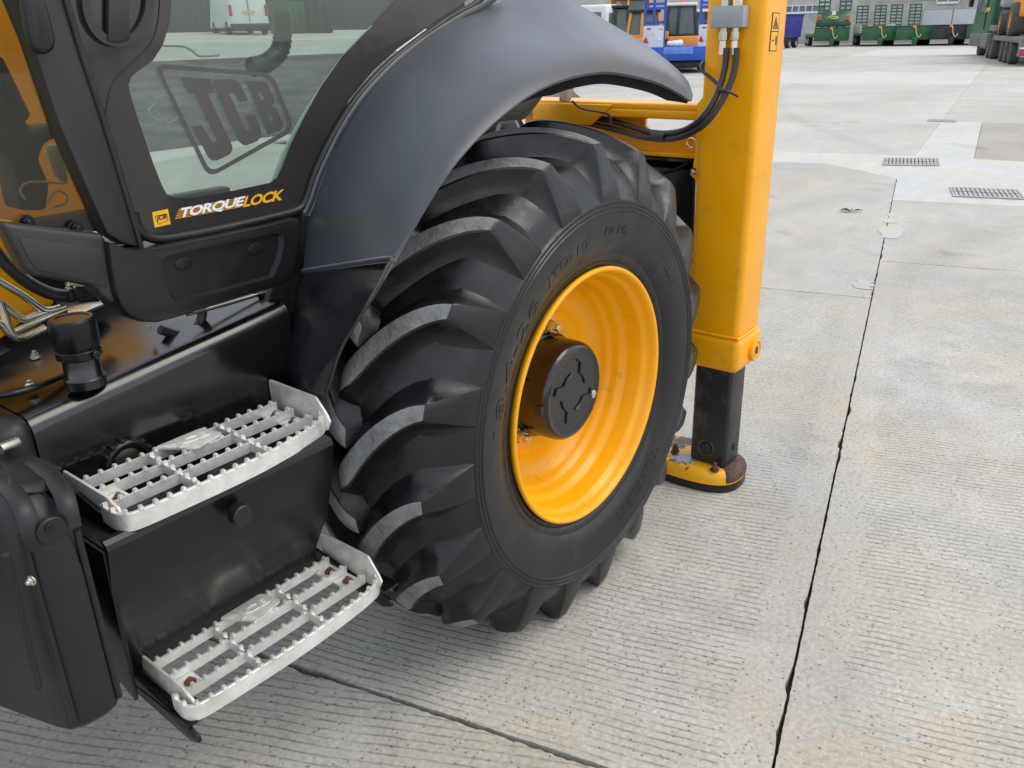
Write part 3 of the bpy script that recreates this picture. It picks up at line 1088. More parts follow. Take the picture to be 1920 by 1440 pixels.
# pivot plug on the outer face of the collar
pp = P(1407, 645, Y=LY0 - 0.010)
plug = lathe('collar_boss', [(0.040, 0.002), (0.040, -0.010), (0.036, -0.014), (0.031, -0.014), (0.030, -0.010), (0.024, -0.010), (0.023, -0.013), (0, -0.013)], (0.935, LY0 - 0.010, 0.528), YEL, leg, n=32)
box('square_hole', 0.923, 0.943, LY0 - 0.0245, LY0 - 0.0215, 0.515, 0.541, BPR, leg, 0.001)
cyl('cross_pin', (0.838, 0.030, 0.150), 0.022, 0.006, TAR, leg, ax=(-1, 0, 0))
bm = bmesh.new()
add_tube(bm, [Vector((0.838, 0.030 + 0.030 * math.cos(t), 0.150 + 0.030 * math.sin(t))) for t in [2 * math.pi * k / 24 for k in range(24)]], 0.0045, 6, closed=True)
bm_obj('pin_ring', bm, RUST, leg)
cyl('side_pin', (0.905, -0.050, 0.150), 0.011, 0.004, BPR, leg, ax=(0, -1, 0))
# foot pad: rounded plate, chipped yellow over rubber
fc = []
for k in range(40):
    t = 2 * math.pi * k / 40
    cx, cy = 0.900, 0.108
    ex = 0.128
    ey = 0.200
    sx_, sy_ = math.cos(t), math.sin(t)
    q = 2.7
    rr = (abs(sx_) ** q + abs(sy_) ** q) ** (-1 / q)
    fc.append((cx + ex * sx_ * rr, cy + ey * sy_ * rr))


def stack(name, outline, levels, mats, parent, fm=None):
    """outline scaled about its centre at each (z, inset)"""
    cx = sum(p[0] for p in outline) / len(outline)
    cy = sum(p[1] for p in outline) / len(outline)
    V_, F_ = [], []
    n = len(outline)
    for z, ins in levels:
        for x, y in outline:
            d = math.hypot(x - cx, y - cy)
            s = (d - ins) / d
            V_.append((cx + (x - cx) * s, cy + (y - cy) * s, z))
    for i in range(len(levels) - 1):
        for j in range(n):
            F_.append((i * n + j, i * n + (j + 1) % n, (i + 1) * n + (j + 1) % n, (i + 1) * n + j))
    F_.append(tuple(range(n))[::-1])
    F_.append(tuple(range((len(levels) - 1) * n, len(levels) * n)))
    return mesh(name, V_, F_, mats, parent, 35)


foot = stack('foot_pad', fc, [(0.030, 0.004), (0.034, 0.0), (0.058, 0.0), (0.072, 0.006), (0.080, 0.018), (0.084, 0.03), (0.085, 0.08)], YELW, leg)
stack('rubber_sole', fc, [(0.0, 0.006), (0.004, 0.0), (0.028, 0.0), (0.031, 0.006)], RUB, leg)
# bare rusty toe where the paint is gone
toe = []
for tt_ in range(-126, 6, 6):
    c_, s_ = math.cos(R(tt_)), math.sin(R(tt_))
    k_ = (abs(c_) ** 2.7 + abs(s_) ** 2.7) ** (-1 / 2.7)
    toe.append((0.900 + 0.1300 * c_ * k_, 0.108 + 0.2025 * s_ * k_))
toe += [(0.99, 0.075), (0.965, 0.045), (0.93, 0.055), (0.90, 0.03), (0.865, 0.035), (0.845, 0.0), (0.825, -0.005), (0.815, -0.04)]
stack('bare_steel_toe', toe, [(0.040, 0.001), (0.058, 0.0), (0.0735, 0.006), (0.082, 0.018), (0.0863, 0.03)], RUST, leg)
for x, y in ((0.865, 0.165), (0.812, -0.022)):
    hexbolt('foot_bolt', (x, y, 0.084), 0.012, 0.020, RUST, leg, ax=(0, 0, 1))
gp = [(0.83 + 0.045 * math.cos(R(t)) * random.uniform(0.6, 1.15), 0.105 + 0.05 * math.sin(R(t)) * random.uniform(0.6, 1.15)) for t in range(0, 360, 15)]
stack('grease_smear', gp, [(0.084, 0.0), (0.0875, 0.004)], GREASE, leg)

# valve block, hoses, labels on the column
vx = LX0
c = [P(1346, 12, X=vx), P(1407, 12, X=vx), P(1404, 51, X=vx), P(1345, 51, X=vx)]
y0, y1 = c[1].y, c[0].y
z0, z1 = c[2].z, c[0].z
vb = box('valve_block', vx - 0.045, vx - 0.001, y0, y1, z0, z1, GREYB, leg, 0.003)
for fr in (0.32, 0.68):
    yy = y1 + (y0 - y1) * (fr + 0.03)
    bm = bmesh.new()
    add_lathe(bm, [(0, 0), (0.011, 0), (0.011, -0.012), (0.015, -0.012), (0.015, -0.034), (0.011, -0.036), (0.0125, -0.075), (0, -0.076)], (vx - 0.022, yy, z0), (0, 0, 1), 6)
    bm_obj('hose_fitting', bm, ZINC, vb, 25)
    bm = bmesh.new()
    add_lathe(bm, [(0, 0), (0.015, 0), (0.015, 0.02), (0.012, 0.02), (0.012, 0.10), (0, 0.10)], (vx - 0.022, yy, z1), (0, 0, 1), 8)
    bm_obj('hose_fitting', bm, ZINC, vb, 25)
hx = vx - 0.024
for pts in ([(1362, 90, .79), (1360, 120, .785), (1352, 155, .77), (1338, 190, .74), (1315, 222, .72), (1285, 243, .74), (1250, 250, .79), (1215, 247, .84), (1180, 236, .88), (1140, 225, .90), (1085, 218, .92)],
            [(1381, 90, .79), (1379, 120, .785), (1370, 155, .77), (1350, 195, .74), (1322, 232, .72), (1285, 254, .74), (1248, 261, .79), (1205, 257, .84), (1165, 246, .88), (1120, 235, .90), (1075, 226, .92)]):
    tube('hydraulic_hose', [P(x, y, X=q) for x, y, q in pts], 0.0098, HOSE, leg, 12)
tube('thin_cable', [P(x, y, X=q) for x, y, q in ((1318, 116, .83), (1314, 125, .80), (1318, 134, .79), (1335, 148, .775), (1350, 163, .76), (1356, 180, .745))], 0.0055, HOSE, leg, 8)
tube('cable_tie', [P(x, y, X=q) for x, y, q in ((1346, 170, .75), (1358, 170, .745), (1368, 173, .75), (1384, 181, .76))], 0.0035, HOSE, leg, 8)
tube('hose_sleeve', [P(1225, 254, X=.825), P(1250, 257, X=.79)], 0.0165, HOSE, leg, 10, 2)
# warning label on the outer face
LF = LY0 - 0.0012


def on_face(px): return [P(x, y, Y=LF) for x, y in px]


lab = flat_poly('warning_label', [on_face([(1449, 23), (1463, 24), (1456, 96), (1442, 96)])], BPR, leg)
fy = lambda px: [p + Vector((0, -0.0006, 0)) for p in on_face(px)]
flat_poly('label_field', [fy([(1450.2, 25), (1461.8, 26), (1458, 58), (1446.5, 58)])], YPR, lab)
flat_poly('label_field', [fy([(1446.3, 60), (1457.8, 60), (1455, 94.6), (1443.4, 94.6)])], YPR, lab)
fz = lambda px: [p + Vector((0, -0.0012, 0)) for p in on_face(px)]
flat_poly('triangle_mark', [fz([(1455, 30), (1458, 54), (1448.5, 54)]), fz([(1454.6, 38), (1456, 51.5), (1451.2, 51.5)])], BPR, lab)
flat_poly('figure_mark', [fz([(1454.6, 41), (1455.4, 49), (1452.6, 50.5), (1453.4, 45)])], BPR, lab)
flat_poly('figure_mark', [fz([(1455.2, 66), (1456, 70), (1455, 85), (1452.8, 85), (1453.6, 70)])], BPR, lab)
flat_poly('figure_mark', [fz([(1447.5, 75), (1451.5, 74), (1451, 77), (1447.2, 77.5)])], BPR, lab)

# ---- rear frame: cross beam, web with slot, mud panel
rf = empty('rear_frame', (0, 0, 0), parent=mach)
box('top_flange', 0.87, 1.02, 0.105, 1.35, 1.322, 1.345, YEL, rf, 0.006, 3)
box('front_lip', 0.868, 0.885, 0.105, 1.35, 1.296, 1.325, YEL, rf, 0.006, 3)
web = [P(x, y, X=0.93) for x, y in ((985, 192), (1312, 198), (1312, 292), (1200, 290), (1105, 268), (985, 240))]
hole = [P(x, y, X=0.93) for x, y in ((1210, 224), (1222, 213), (1235, 211), (1311, 216), (1311, 249), (1240, 251), (1220, 247), (1209, 236))]
prism('web_plate', web, (0.014, 0, 0), YEL, rf, hole=hole)
box('lower_flange', 0.88, 1.0, 0.12, 1.2, 1.172, 1.186, YEL, rf, 0.004)
box('bottom_tube', 0.90, 0.98, 0.10, 1.2, 1.120, 1.168, YEL, rf, 0.012, 3)
prism('mud_panel', [P(x, y, X=0.90) for x, y in ((1195, 292), (1303, 296), (1297, 480), (1285, 560), (1180, 540))], (0.02, 0, 0), BLKM, rf, 0.006)
tube('panel_crease', [P(x, y, X=0.895) for x, y in ((1230, 326), (1248, 322), (1270, 316), (1292, 304))], 0.006, BLKM, rf, 8)
ring = [P(1296 + 8 * math.cos(t), 268 + 9 * math.sin(t), X=0.86) for t in [2 * math.pi * k / 14 for k in range(14)]]
bm = bmesh.new(); add_tube(bm, ring, 0.0025, 6, closed=True); bm_obj('lifting_ring', bm, ZINC, rf)
hexa('gusset', [P(1000, 225, X=.86), P(1110, 235, X=.86), P(1110, 235, X=.93), P(1000, 225, X=.93), P(1000, 192, X=.86), P(1150, 196, X=.86), P(1150, 196, X=.93), P(1000, 192, X=.93)], YEL, rf, 0.008)
# ================================================================== cab
DY = 0.40
TK = 0.372      # face of the side tank
door = tag(empty('cab_door', (0, 0, 0), parent=mach), 'glazed cab door with dark border')
door_px = [(118, -60), (140, 60), (167, 127), (190, 205), (213, 277), (238, 360), (252, 405), (262, 428), (282, 441), (310, 445), (420, 424), (540, 397), (560, 388), (570, 370),
           (580, 338), (596, 300), (622, 245), (655, 187), (700, 132), (745, 92), (800, 52), (845, 22), (890, -10), (930, -60)]
win_px = smooth = [(322, -60), (322, 0), (318, 45), (305, 85), (287, 113), (262, 131), (247, 143), (241, 157), (244, 176), (256, 215), (272, 262), (288, 308), (303, 346), (312, 363), (330, 372), (365, 371),
                   (430, 359), (505, 343), (519, 334), (530, 313), (545, 272), (568, 224), (600, 165), (640, 107), (690, 56), (735, 10), (790, -60)]
out3 = [P(x, y, Y=DY) for x, y in door_px]
in3 = [P(x, y, Y=DY) for x, y in win_px]
glassp = prism('door_glass', out3, (0, 0.005, 0), GLS, door, 0)
bm = bmesh.new()
# border: the band between outline and clear field, open at the top of the frame
band = door_px[:-1] + [(930, -60)] + win_px[::-1]
bandp = [P(x, y, Y=DY - 0.0012) for x, y in band]
bm.free()
flat_poly('glass_border', [bandp], FRIT, door)
# a second pane edge line inside the border
tube('pane_edge', [P(x, y, Y=DY - 0.002) for x, y in ((300, -40), (298, 30), (285, 78), (258, 108), (228, 135), (207, 168), (198, 215))], 0.0012, PLAL, door, 6)
tube('inner_strip', [P(x, y, Y=DY + 0.018) for x, y in ((516, 338), (530, 300), (548, 262), (576, 212), (606, 165), (650, 104), (700, 52))], 0.0075, PALES, door, 8)  # pale strip along the right edge of the clear field
# rubber seal round the door
seal_px = [(250, 400), (259, 426), (276, 443), (305, 448), (360, 440), (430, 426), (500, 410), (548, 398), (566, 388), (577, 366), (587, 333), (605, 291), (632, 240), (666, 188), (710, 138), (752, 101), (806, 60), (850, 30), (895, 5), (930, -40)]
tube('door_seal', [P(x, y, Y=DY - 0.006) for x, y in seal_px], 0.0095, PLA, door, 10, 5)
seal2 = [(568, 400), (580, 372), (592, 335), (611, 292), (640, 236), (676, 183), (720, 135), (762, 98), (815, 60), (860, 32), (905, 8), (940, -20)]
tube('outer_seal', [P(x, y, Y=DY - 0.004) for x, y in seal2], 0.0145, FEN, door, 10, 5)
# handle: oval recess with a lever
hc = [(222 + 68 * math.cos(t), -2 + 90 * math.sin(t)) for t in [2 * math.pi * k / 40 for k in range(40)]]
hi = [(222 + 52 * math.cos(t), -2 + 73 * math.sin(t)) for t in [2 * math.pi * k / 40 for k in range(40)]]
prism('handle_surround', [P(x, y, Y=DY - 0.012) for x, y in hc], (0, 0.012, 0), PLAL, door, hole=[P(x, y, Y=DY - 0.012) for x, y in hi])
flat_poly('handle_recess', [[P(x, y, Y=DY - 0.003) for x, y in hi]], BLK, door)
plate('handle_lever', [(203, 78), (204, -50), (240, -50), (246, 74), (225, 80)], DY - 0.016, 0.014, PLAL, door, 0.004)
# big logo printed on the glass
PY = DY - 0.0020
Q = lambda x, y: (240 + x / 3.892, 90 + y / 3.892)
G = lambda l: [P(*Q(x, y), Y=PY) for x, y in l]
ro = round_poly([(190, 112), (1055, 182), (1222, 598), (585, 952)], 95, 6)
ri = round_poly([(232, 146), (1035, 210), (1182, 582), (603, 908)], 72, 6)
flat_poly('logo_outline', [G(ro), G(ri)], LOGO, door)
Jl = [(392, 213), (598, 225), (632, 325), (580, 330), (762, 715), (762, 745), (742, 776), (650, 821), (612, 820), (586, 800), (468, 572), (540, 566), (612, 685), (635, 693), (655, 668), (492, 333), (442, 330)]
Cl = [(640, 229), (765, 228), (800, 242), (822, 270), (880, 385), (815, 395), (778, 328), (756, 318), (740, 336), (855, 590), (872, 606), (892, 594), (865, 490), (930, 490), (972, 610), (970, 648), (945, 680), (868, 710), (838, 708), (812, 686), (626, 275), (626, 245)]
Bl = [(862, 240), (985, 244), (1012, 256), (1028, 280), (1068, 372), (1064, 400), (1044, 418), (1074, 434), (1090, 455), (1132, 550), (1132, 578), (1112, 602), (1020, 635)]
Bh1 = [(948, 318), (972, 318), (998, 374), (992, 384), (976, 386)]
Bh2 = [(1008, 462), (1032, 460), (1060, 520), (1054, 532), (1040, 538)]
flat_poly('logo_letter', [G(Jl)], LOGO, door)
flat_poly('logo_letter', [G(Cl)], LOGO, door)
flat_poly('logo_letter', [G(Bl), G(Bh1), G(Bh2)], LOGO, door)
# small yellow sticker and the wordmark
st3 = lambda dy: (lambda l: [P(x, y, Y=DY - dy) for x, y in l])
flat_poly('sticker', [st3(.0024)([(285, 398), (315, 391.5), (320, 420), (290, 427)])], YPR, door)
oq = round_poly([(290, 405), (313, 400), (316, 413), (297, 421)], 2, 3)
iq = round_poly([(291, 406), (312, 401.3), (315, 412.6), (297.5, 420)], 2, 3)
flat_poly('sticker_outline', [st3(.0030)(oq), st3(.0030)(iq)], BPR, door)
lettering('sticker_letters', 'JCB', lambda u, v, z: P(294 + 18.5 * u - 0.5 * v, 416.5 - 4.6 * u - 11.5 * v, Y=DY - .0031), BPR, door, bold=0.03)


def word(s, x0, y0, x1, y1, h, m, name='wordmark', dy=.0026):
    dx, dy_ = x1 - x0, y1 - y0
    return lettering(name, s, lambda u, v, z: P(x0 + dx * u + h * 0.30 * v, y0 + dy_ * u - h * v, Y=DY - dy), m, door, bold=0.035, spacing=0.92)


word('TORQUE', 334, 412, 454, 389, 22, WHT)
word('LOCK', 455, 389, 529, 375, 21, YPR)
for i in range(7):
    yy = 410 - 3.0 * i
    flat_poly('speed_line', [st3(.0025)([(328 + i * 1.2, yy), (452 + i * 1.2, yy - 23), (452 + i * 1.2, yy - 22), (328 + i * 1.2, yy + 1)])], YPR, door)

# ---- pillar between door and front window
plate('cab_pillar', [(-10, -100), (27, 0), (57, 73), (110, 230), (160, 347), (202, 440), (232, 458), (266, 466), (258, 415), (221, 278), (195, 205), (158, 80), (130, -20), (112, -100)], DY - 0.008, 0.05, PLAL, mach, 0.007)
tube('pillar_seal', [P(x, y, Y=DY - 0.008) for x, y in ((106, -60), (128, 20), (156, 110), (186, 200), (217, 300), (245, 395), (264, 462))], 0.006, BPR, mach, 8)
plate('grab_handle', [(38, -60), (70, -60), (96, 30), (108, 78), (102, 96), (84, 104), (66, 92), (56, 50)], DY - 0.050, 0.030, PLA, mach, 0.012, 3)

plate('side_filler', [(540, 395), (606, 385), (606, 540), (556, 590), (500, 575), (516, 530)], DY + 0.022, 0.02, BPR, mach, 0.002)
# ---- front side window
fwin = tag(empty('front_side_window', (0, 0, 0), parent=mach), 'clear front side window of the cab')
plate('window_glass', [(-140, -100), (-10, -100), (27, 0), (110, 230), (200, 437), (8, 412), (-140, 395)], DY + 0.02, 0.005, GLF, fwin, 0)
for x, y in ((50, 417), (142, 428)):
    hexbolt('window_bolt', P(x, y, Y=DY + 0.012), 0.010, 0.008, BLKM, fwin)
tube('window_wire', [P(x, y, Y=0.50) for x, y in ((48, 375), (38, 358), (48, 344), (75, 341), (120, 344))], 0.0022, WIRE, mach, 6)
tube('window_wire', [P(x, y, Y=0.50) for x, y in ((88, 382), (98, 364), (112, 358), (126, 368), (120, 382), (100, 388))], 0.0020, WIRE, mach, 6)
hexa('washer_bottle', [P(80, 270, Y=.52), P(118, 268, Y=.52), P(118, 268, Y=.6), P(80, 270, Y=.6), P(98, 330, Y=.52), P(130, 350, Y=.52), P(130, 350, Y=.6), P(98, 330, Y=.6)], WIRE, mach, 0.012)
# steering column and console behind that window
prism('steering_console', [P(x, y, Y=0.65) for x, y in ((-30, 90), (0, 120), (30, 200), (60, 240), (118, 232), (125, 250), (85, 270), (75, 300), (95, 345), (90, 395), (40, 395), (20, 300), (-40, 230))], (0, 0.08, 0), TEAL, mach, 0.012)
prism('steering_lever', [P(x, y, Y=0.63) for x, y in ((-10, 100), (8, 108), (60, 215), (50, 230))], (0, 0.03, 0), TEAL, mach, 0.006)
# yellow loader tower beyond the cab, seen through the glass
ltower = prism('loader_tower', [P(x, y, Y=1.75) for x, y in ((-300, -120), (70, -120), (100, 60), (128, 190), (160, 300), (196, 425), (60, 520), (-300, 560))], (0, 0.10, 0), YEL, mach, 0.02)
# cab floor and far sill, rear post
box('cab_floor', -1.15, 0.10, 0.90, 1.68, 0.93, 0.97, PLA, mach, 0.01)
box('reflection_blocker', -1.9, -0.2, 0.88, 0.96, 0.90, 1.13, BLKM, mach, 0.02)  # unseen box added to keep yellow reflections off the tank top
box('far_sill', -1.25, 0.10, 1.66, 1.72, 1.00, 1.07, PLA, mach, 0.01)
tube('cab_cable', [P(x, y, Y=0.43) for x, y in ((296, 226), (282, 218), (279, 205), (290, 196), (296, 184), (308, 179), (322, 186), (336, 205), (332, 222), (316, 230), (302, 222), (294, 208))], 0.0016, WIRE, mach, 6)
tube('cab_rail', [P(x, y, Y=0.52) for x, y in ((306, 85), (340, 86), (358, 93), (374, 104), (410, 103))], 0.0030, WIRE, mach, 6)
bm = bmesh.new()
cur = smooth_path([P(x, y, Y=0.6) for x, y in ((528, 20), (530, 60), (524, 95), (500, 118), (470, 126))], 8)
add_tube(bm, cur, [0.020 + 0.003 * (i % 2) for i in range(len(cur))], 10)
bm_obj('corrugated_hose', bm, TEAL, mach, 60)

# ---- plastic trims under the door
trim_px = [(200, 453), (216, 460), (240, 468), (262, 468), (300, 462), (400, 443), (500, 422), (555, 408), (566, 411), (568, 425), (562, 480), (556, 518), (544, 532), (480, 551), (400, 576), (330, 598), (296, 607), (270, 606), (246, 597), (226, 578), (214, 545), (206, 500)]
rec_px = [(302, 492), (314, 480), (420, 458), (515, 438), (531, 440), (533, 455), (526, 490), (512, 520), (420, 545), (330, 566), (320, 556), (308, 520)]
TY = 0.366
tb = empty('door_trim', (0, 0, 0), parent=mach)
bm = bmesh.new()
fr_o = [P(x, y, Y=TY) for x, y in trim_px]
cxm = sum((p for p in fr_o), Vector()) / len(fr_o)
sh = lambda p, k, dy: Vector((cxm.x + (p.x - cxm.x) * k, p.y + dy, cxm.z + (p.z - cxm.z) * k))
rings = [[sh(p, 1.0, 0.07) for p in fr_o], [sh(p, 1.0, 0.022) for p in fr_o], [sh(p, 0.992, 0.010) for p in fr_o], [sh(p, 0.972, 0.0025) for p in fr_o], [sh(p, 0.945, 0.0) for p in fr_o]]
vr = [[bm.verts.new(p) for p in r] for r in rings]
for A, B in zip(vr, vr[1:]):
    for i in range(len(A)):
        bm.faces.new([A[i], A[(i + 1) % len(A)], B[(i + 1) % len(A)], B[i]])
h0 = [P(x, y, Y=TY) for x, y in rec_px]
hc_ = sum((p for p in h0), Vector()) / len(h0)
h1 = [Vector((hc_.x + (p.x - hc_.x) * 0.955, p.y + 0.011, hc_.z + (p.z - hc_.z) * 0.93)) for p in h0]
hv0 = [bm.verts.new(p) for p in h0]
hv1 = [bm.verts.new(p) for p in h1]
allv = vr[-1] + hv0
for t in tessellate_polygon([[v.co for v in vr[-1]], [v.co for v in hv0]]):
    try: bm.faces.new([allv[i] for i in t])
    except ValueError: pass
for i in range(len(hv0)):
    bm.faces.new([hv0[i], hv0[(i + 1) % len(hv0)], hv1[(i + 1) % len(hv0)], hv1[i]])
bm.faces.new(hv1)
bm_obj('trim_panel', bm, PLA, tb, 30)
for x, y, rx, ry in ((345, 494, 17, 12.5), (481, 466, 15.5, 12)):
    pts = [P(x + rx * math.cos(t), y - 0.10 * rx * math.cos(t) + ry * math.sin(t), Y=TY + 0.0085) for t in [2 * math.pi * k / 28 for k in range(28)]]
    prism('screw_plug', pts, (0, 0.006, 0), PLA, tb, 0.0015)
ft_px = [(2, 416), (60, 423), (130, 432), (196, 438), (201, 452), (208, 500), (216, 545), (224, 572), (205, 568), (190, 556), (180, 543), (165, 535), (145, 533), (100, 524), (64, 520), (48, 505), (30, 470)]
ftm = plate('front_trim', ft_px, DY - 0.022, 0.05, PLAL, mach, 0.010, 3)
plate('trim_pocket', [(36, 447), (60, 447), (190, 466), (196, 500), (202, 540), (140, 522), (72, 508), (56, 490)], DY - 0.0245, 0.004, PLAL, ftm, 0.002)

# ================================================================== tank, filler
tank = tag(empty('hydraulic_tank', (0, 0, 0), parent=mach), 'glossy black side tank under the cab')
a0, a1 = P(66, 796, Y=TK), P(541, 577, Y=TK)
xL, xR, zL, zR = a0.x - 0.006, a1.x, a0.z, a1.z
def tank_ring(x, zt):
    r_ = 0.034
    pts = [(TK, 0.52)] + [(TK + r_ - r_ * math.cos(R(a)), zt - r_ + r_ * math.sin(R(a))) for a in range(0, 91, 10)] + [(0.86, zt), (0.86, 0.52)]
    return [Vector((x, y, z)) for y, z in pts]


ra, rb = tank_ring(xL, zL + .012), tank_ring(xR, zR + .012)
n_ = len(ra)
mesh('tank_body', ra + rb, [(i, (i + 1) % n_, n_ + (i + 1) % n_, n_ + i) for i in range(n_)] + [tuple(range(n_))[::-1], tuple(range(n_, 2 * n_))], BLK, tank, 30)
bm = bmesh.new()
add_hex(bm, [(xL - .075, TK - .012, 0.80), (xL + .004, TK - .012, 0.80), (xL + .004, TK + .09, 0.80), (xL - .075, TK + .09, 0.80), (xL - .075, TK - .012, zL + .006), (xL + .004, TK - .012, zL + .022), (xL + .004, TK + .09, zL + .022), (xL - .075, TK + .09, zL + .006)])
bev(bm, 0.034, 5)
bm_obj('end_cap', bm, PLA, tank, 50)
hexa('tank_front', [(xL - .5, TK + .012, 0.56), (xL + .01, TK + .012, 0.56), (xL + .01, 0.86, 0.56), (xL - .5, 0.86, 0.56), (xL - .5, TK + .012, zL - .05), (xL + .01, TK + .012, zL + .012), (xL + .01, 0.86, zL + .012), (xL - .5, 0.86, zL - .05)], BLK, tank, 0.02, 4)
nb = P(160, 712, Z=0.995)
ct = Vector((nb.x, nb.y, 0))
fil = lathe('filler_neck', [(0.036, 0.985), (0.036, 1.002), (0.033, 1.006), (0.0315, 1.045), (0.0315, 1.07)], (ct.x, ct.y, 0), BLK, tank, ax=(0, 0, 1), n=40)
ztop = P(125, 597, Y=ct.y).z
cap = lathe('filler_cap', [(0.033, 1.040), (0.0365, 1.043), (0.0375, 1.057), (0.0385, 1.062), (0.0395, 1.064), (0.0405, ztop - 0.010), (0.0395, ztop - 0.003), (0.036, ztop), (0.030, ztop), (0.029, ztop - 0.002), (0, ztop - 0.002)], (ct.x, ct.y, 0), BLKM, tank, ax=(0, 0, 1), n=48, ang=30)
bm = bmesh.new()
add_lathe(bm, [(0.0365, 1.043), (0.0395, 1.044), (0.0400, 1.057), (0.0375, 1.059)], (ct.x, ct.y, 0), (0, 0, 1), 48)
bm_obj('cap_clamp', bm, BLKM, cap)
cyl('clamp_screw', (ct.x + 0.010, ct.y - 0.038, 1.050), 0.008, 0.008, BLKM, cap, ax=(0.2, -1, 0))
for x, y in ((64, 660), (54, 715)):
    p = P(x, y, Z=0.995)
    hexbolt('tank_bolt', (p.x, p.y, 0.982), 0.008, 0.010, ZINC, tank, ax=(0, 0, 1))
tube('cover_gasket', [P(x, y, Z=0.99) for x, y in ((-60, 742), (0, 742), (60, 728), (110, 708), (135, 698))], 0.006, BLKM, tank, 8)
# drain / sight cap on the face of the tank
fc_ = P(238, 866, Y=TK)
lathe('filler_ring', [(0.048, 0.0), (0.048, -0.012), (0.044, -0.016), (0.038, -0.014), (0.036, -0.004), (0.030, -0.002)], fc_, PLA, tank, n=36)
lathe('sight_cap', [(0.031, 0.0), (0.030, -0.007), (0.024, -0.010), (0, -0.010)], fc_, mat('brass_sight_cap', (0.05, 0.045, 0.03), 0.35, metal=0.6), tank, n=28)
for a in range(20, 170, 25):
    box('ring_tooth', fc_.x + 0.048 * math.cos(R(a)) - 0.004, fc_.x + 0.048 * math.cos(R(a)) + 0.004, fc_.y - 0.014, fc_.y, fc_.z + 0.048 * math.sin(R(a)) - 0.004, fc_.z + 0.048 * math.sin(R(a)) + 0.004, PLA, tank, 0.001)
# things between tank and trim: dark pipes, a grey hose end
tube('under_cab_hose', [P(x, y, Y=0.47) for x, y in ((300, 618), (340, 628), (372, 610), (380, 580), (376, 560))], 0.010, HOSE, mach, 10)
tube('under_cab_pipe', [P(x, y, Y=0.46) for x, y in ((350, 590), (420, 572), (500, 548))], 0.004, ZINC, mach, 8)
hexa('hose_clip', [P(482, 552, Y=.46), P(502, 548, Y=.46), P(502, 548, Y=.49), P(482, 552, Y=.49), P(482, 540, Y=.46), P(502, 536, Y=.46), P(502, 536, Y=.49), P(482, 540, Y=.49)], GREYB, mach, 0.003)
hexa('hose_end', [P(274, 620, Y=.46), P(282, 620, Y=.46), P(282, 620, Y=.48), P(274, 620, Y=.48), P(272, 610, Y=.46), P(283, 609, Y=.46), P(283, 609, Y=.48), P(272, 610, Y=.48)], GREYB, mach, 0.003)

# ================================================================== left: yellow frame, pipes
prism('loader_frame', [P(x, y, Y=0.62) for x, y in ((-200, 380), (2, 426), (24, 470), (50, 514), (66, 522), (100, 548), (104, 560), (104, 574), (60, 592), (0, 640), (-200, 700))], (0, 0.06, 0), YEL, mach, 0.01)
tube('black_hose', [P(x, y, Y=0.56) for x, y in ((-40, 430), (0, 482), (30, 512), (60, 534), (95, 550), (135, 557))], 0.0125, HOSE, mach, 12)
for pts, r in (([(-30, 510), (0, 528), (40, 552), (76, 577), (92, 581), (112, 576)], 0.0095), ([(-30, 555), (0, 568), (28, 590), (44, 598), (62, 592), (92, 582)], 0.0085),
               ([(20, 626), (60, 606), (100, 588), (124, 578)], 0.0085), ([(0, 568), (8, 590), (18, 618), (28, 630), (44, 632), (84, 614)], 0.0105), ([(-20, 600), (0, 606), (14, 622), (24, 628)], 0.009)):
    tube('zinc_pipe', [P(x, y, Y=0.54) for x, y in pts], r * 0.78, ZINC, mach, 12)
prism('bracket_plate', [P(x, y, Z=1.04) for x, y in ((104, 566), (140, 552), (186, 560), (196, 568), (160, 584), (126, 584))], (0, 0, -0.006), ZINC, mach, 0.001)
hexa('rubber_mount', [P(129, 566, Y=.54), P(146, 566, Y=.54), P(146, 566, Y=.57), P(129, 566, Y=.57), P(128, 542, Y=.54), P(142, 540, Y=.54), P(142, 540, Y=.57), P(128, 542, Y=.57)], PLA, mach, 0.005)
hexbolt('mount_bolt', P(132, 540, Y=0.545), 0.007, 0.008, ZINC, mach, ax=(0, 0, 1))
prism('mount_block', [P(x, y, Y=.60) for x, y in ((140, 536), (160, 536), (180, 552), (190, 566), (150, 568))], (0, 0.05, 0), BPR, mach, 0.004)

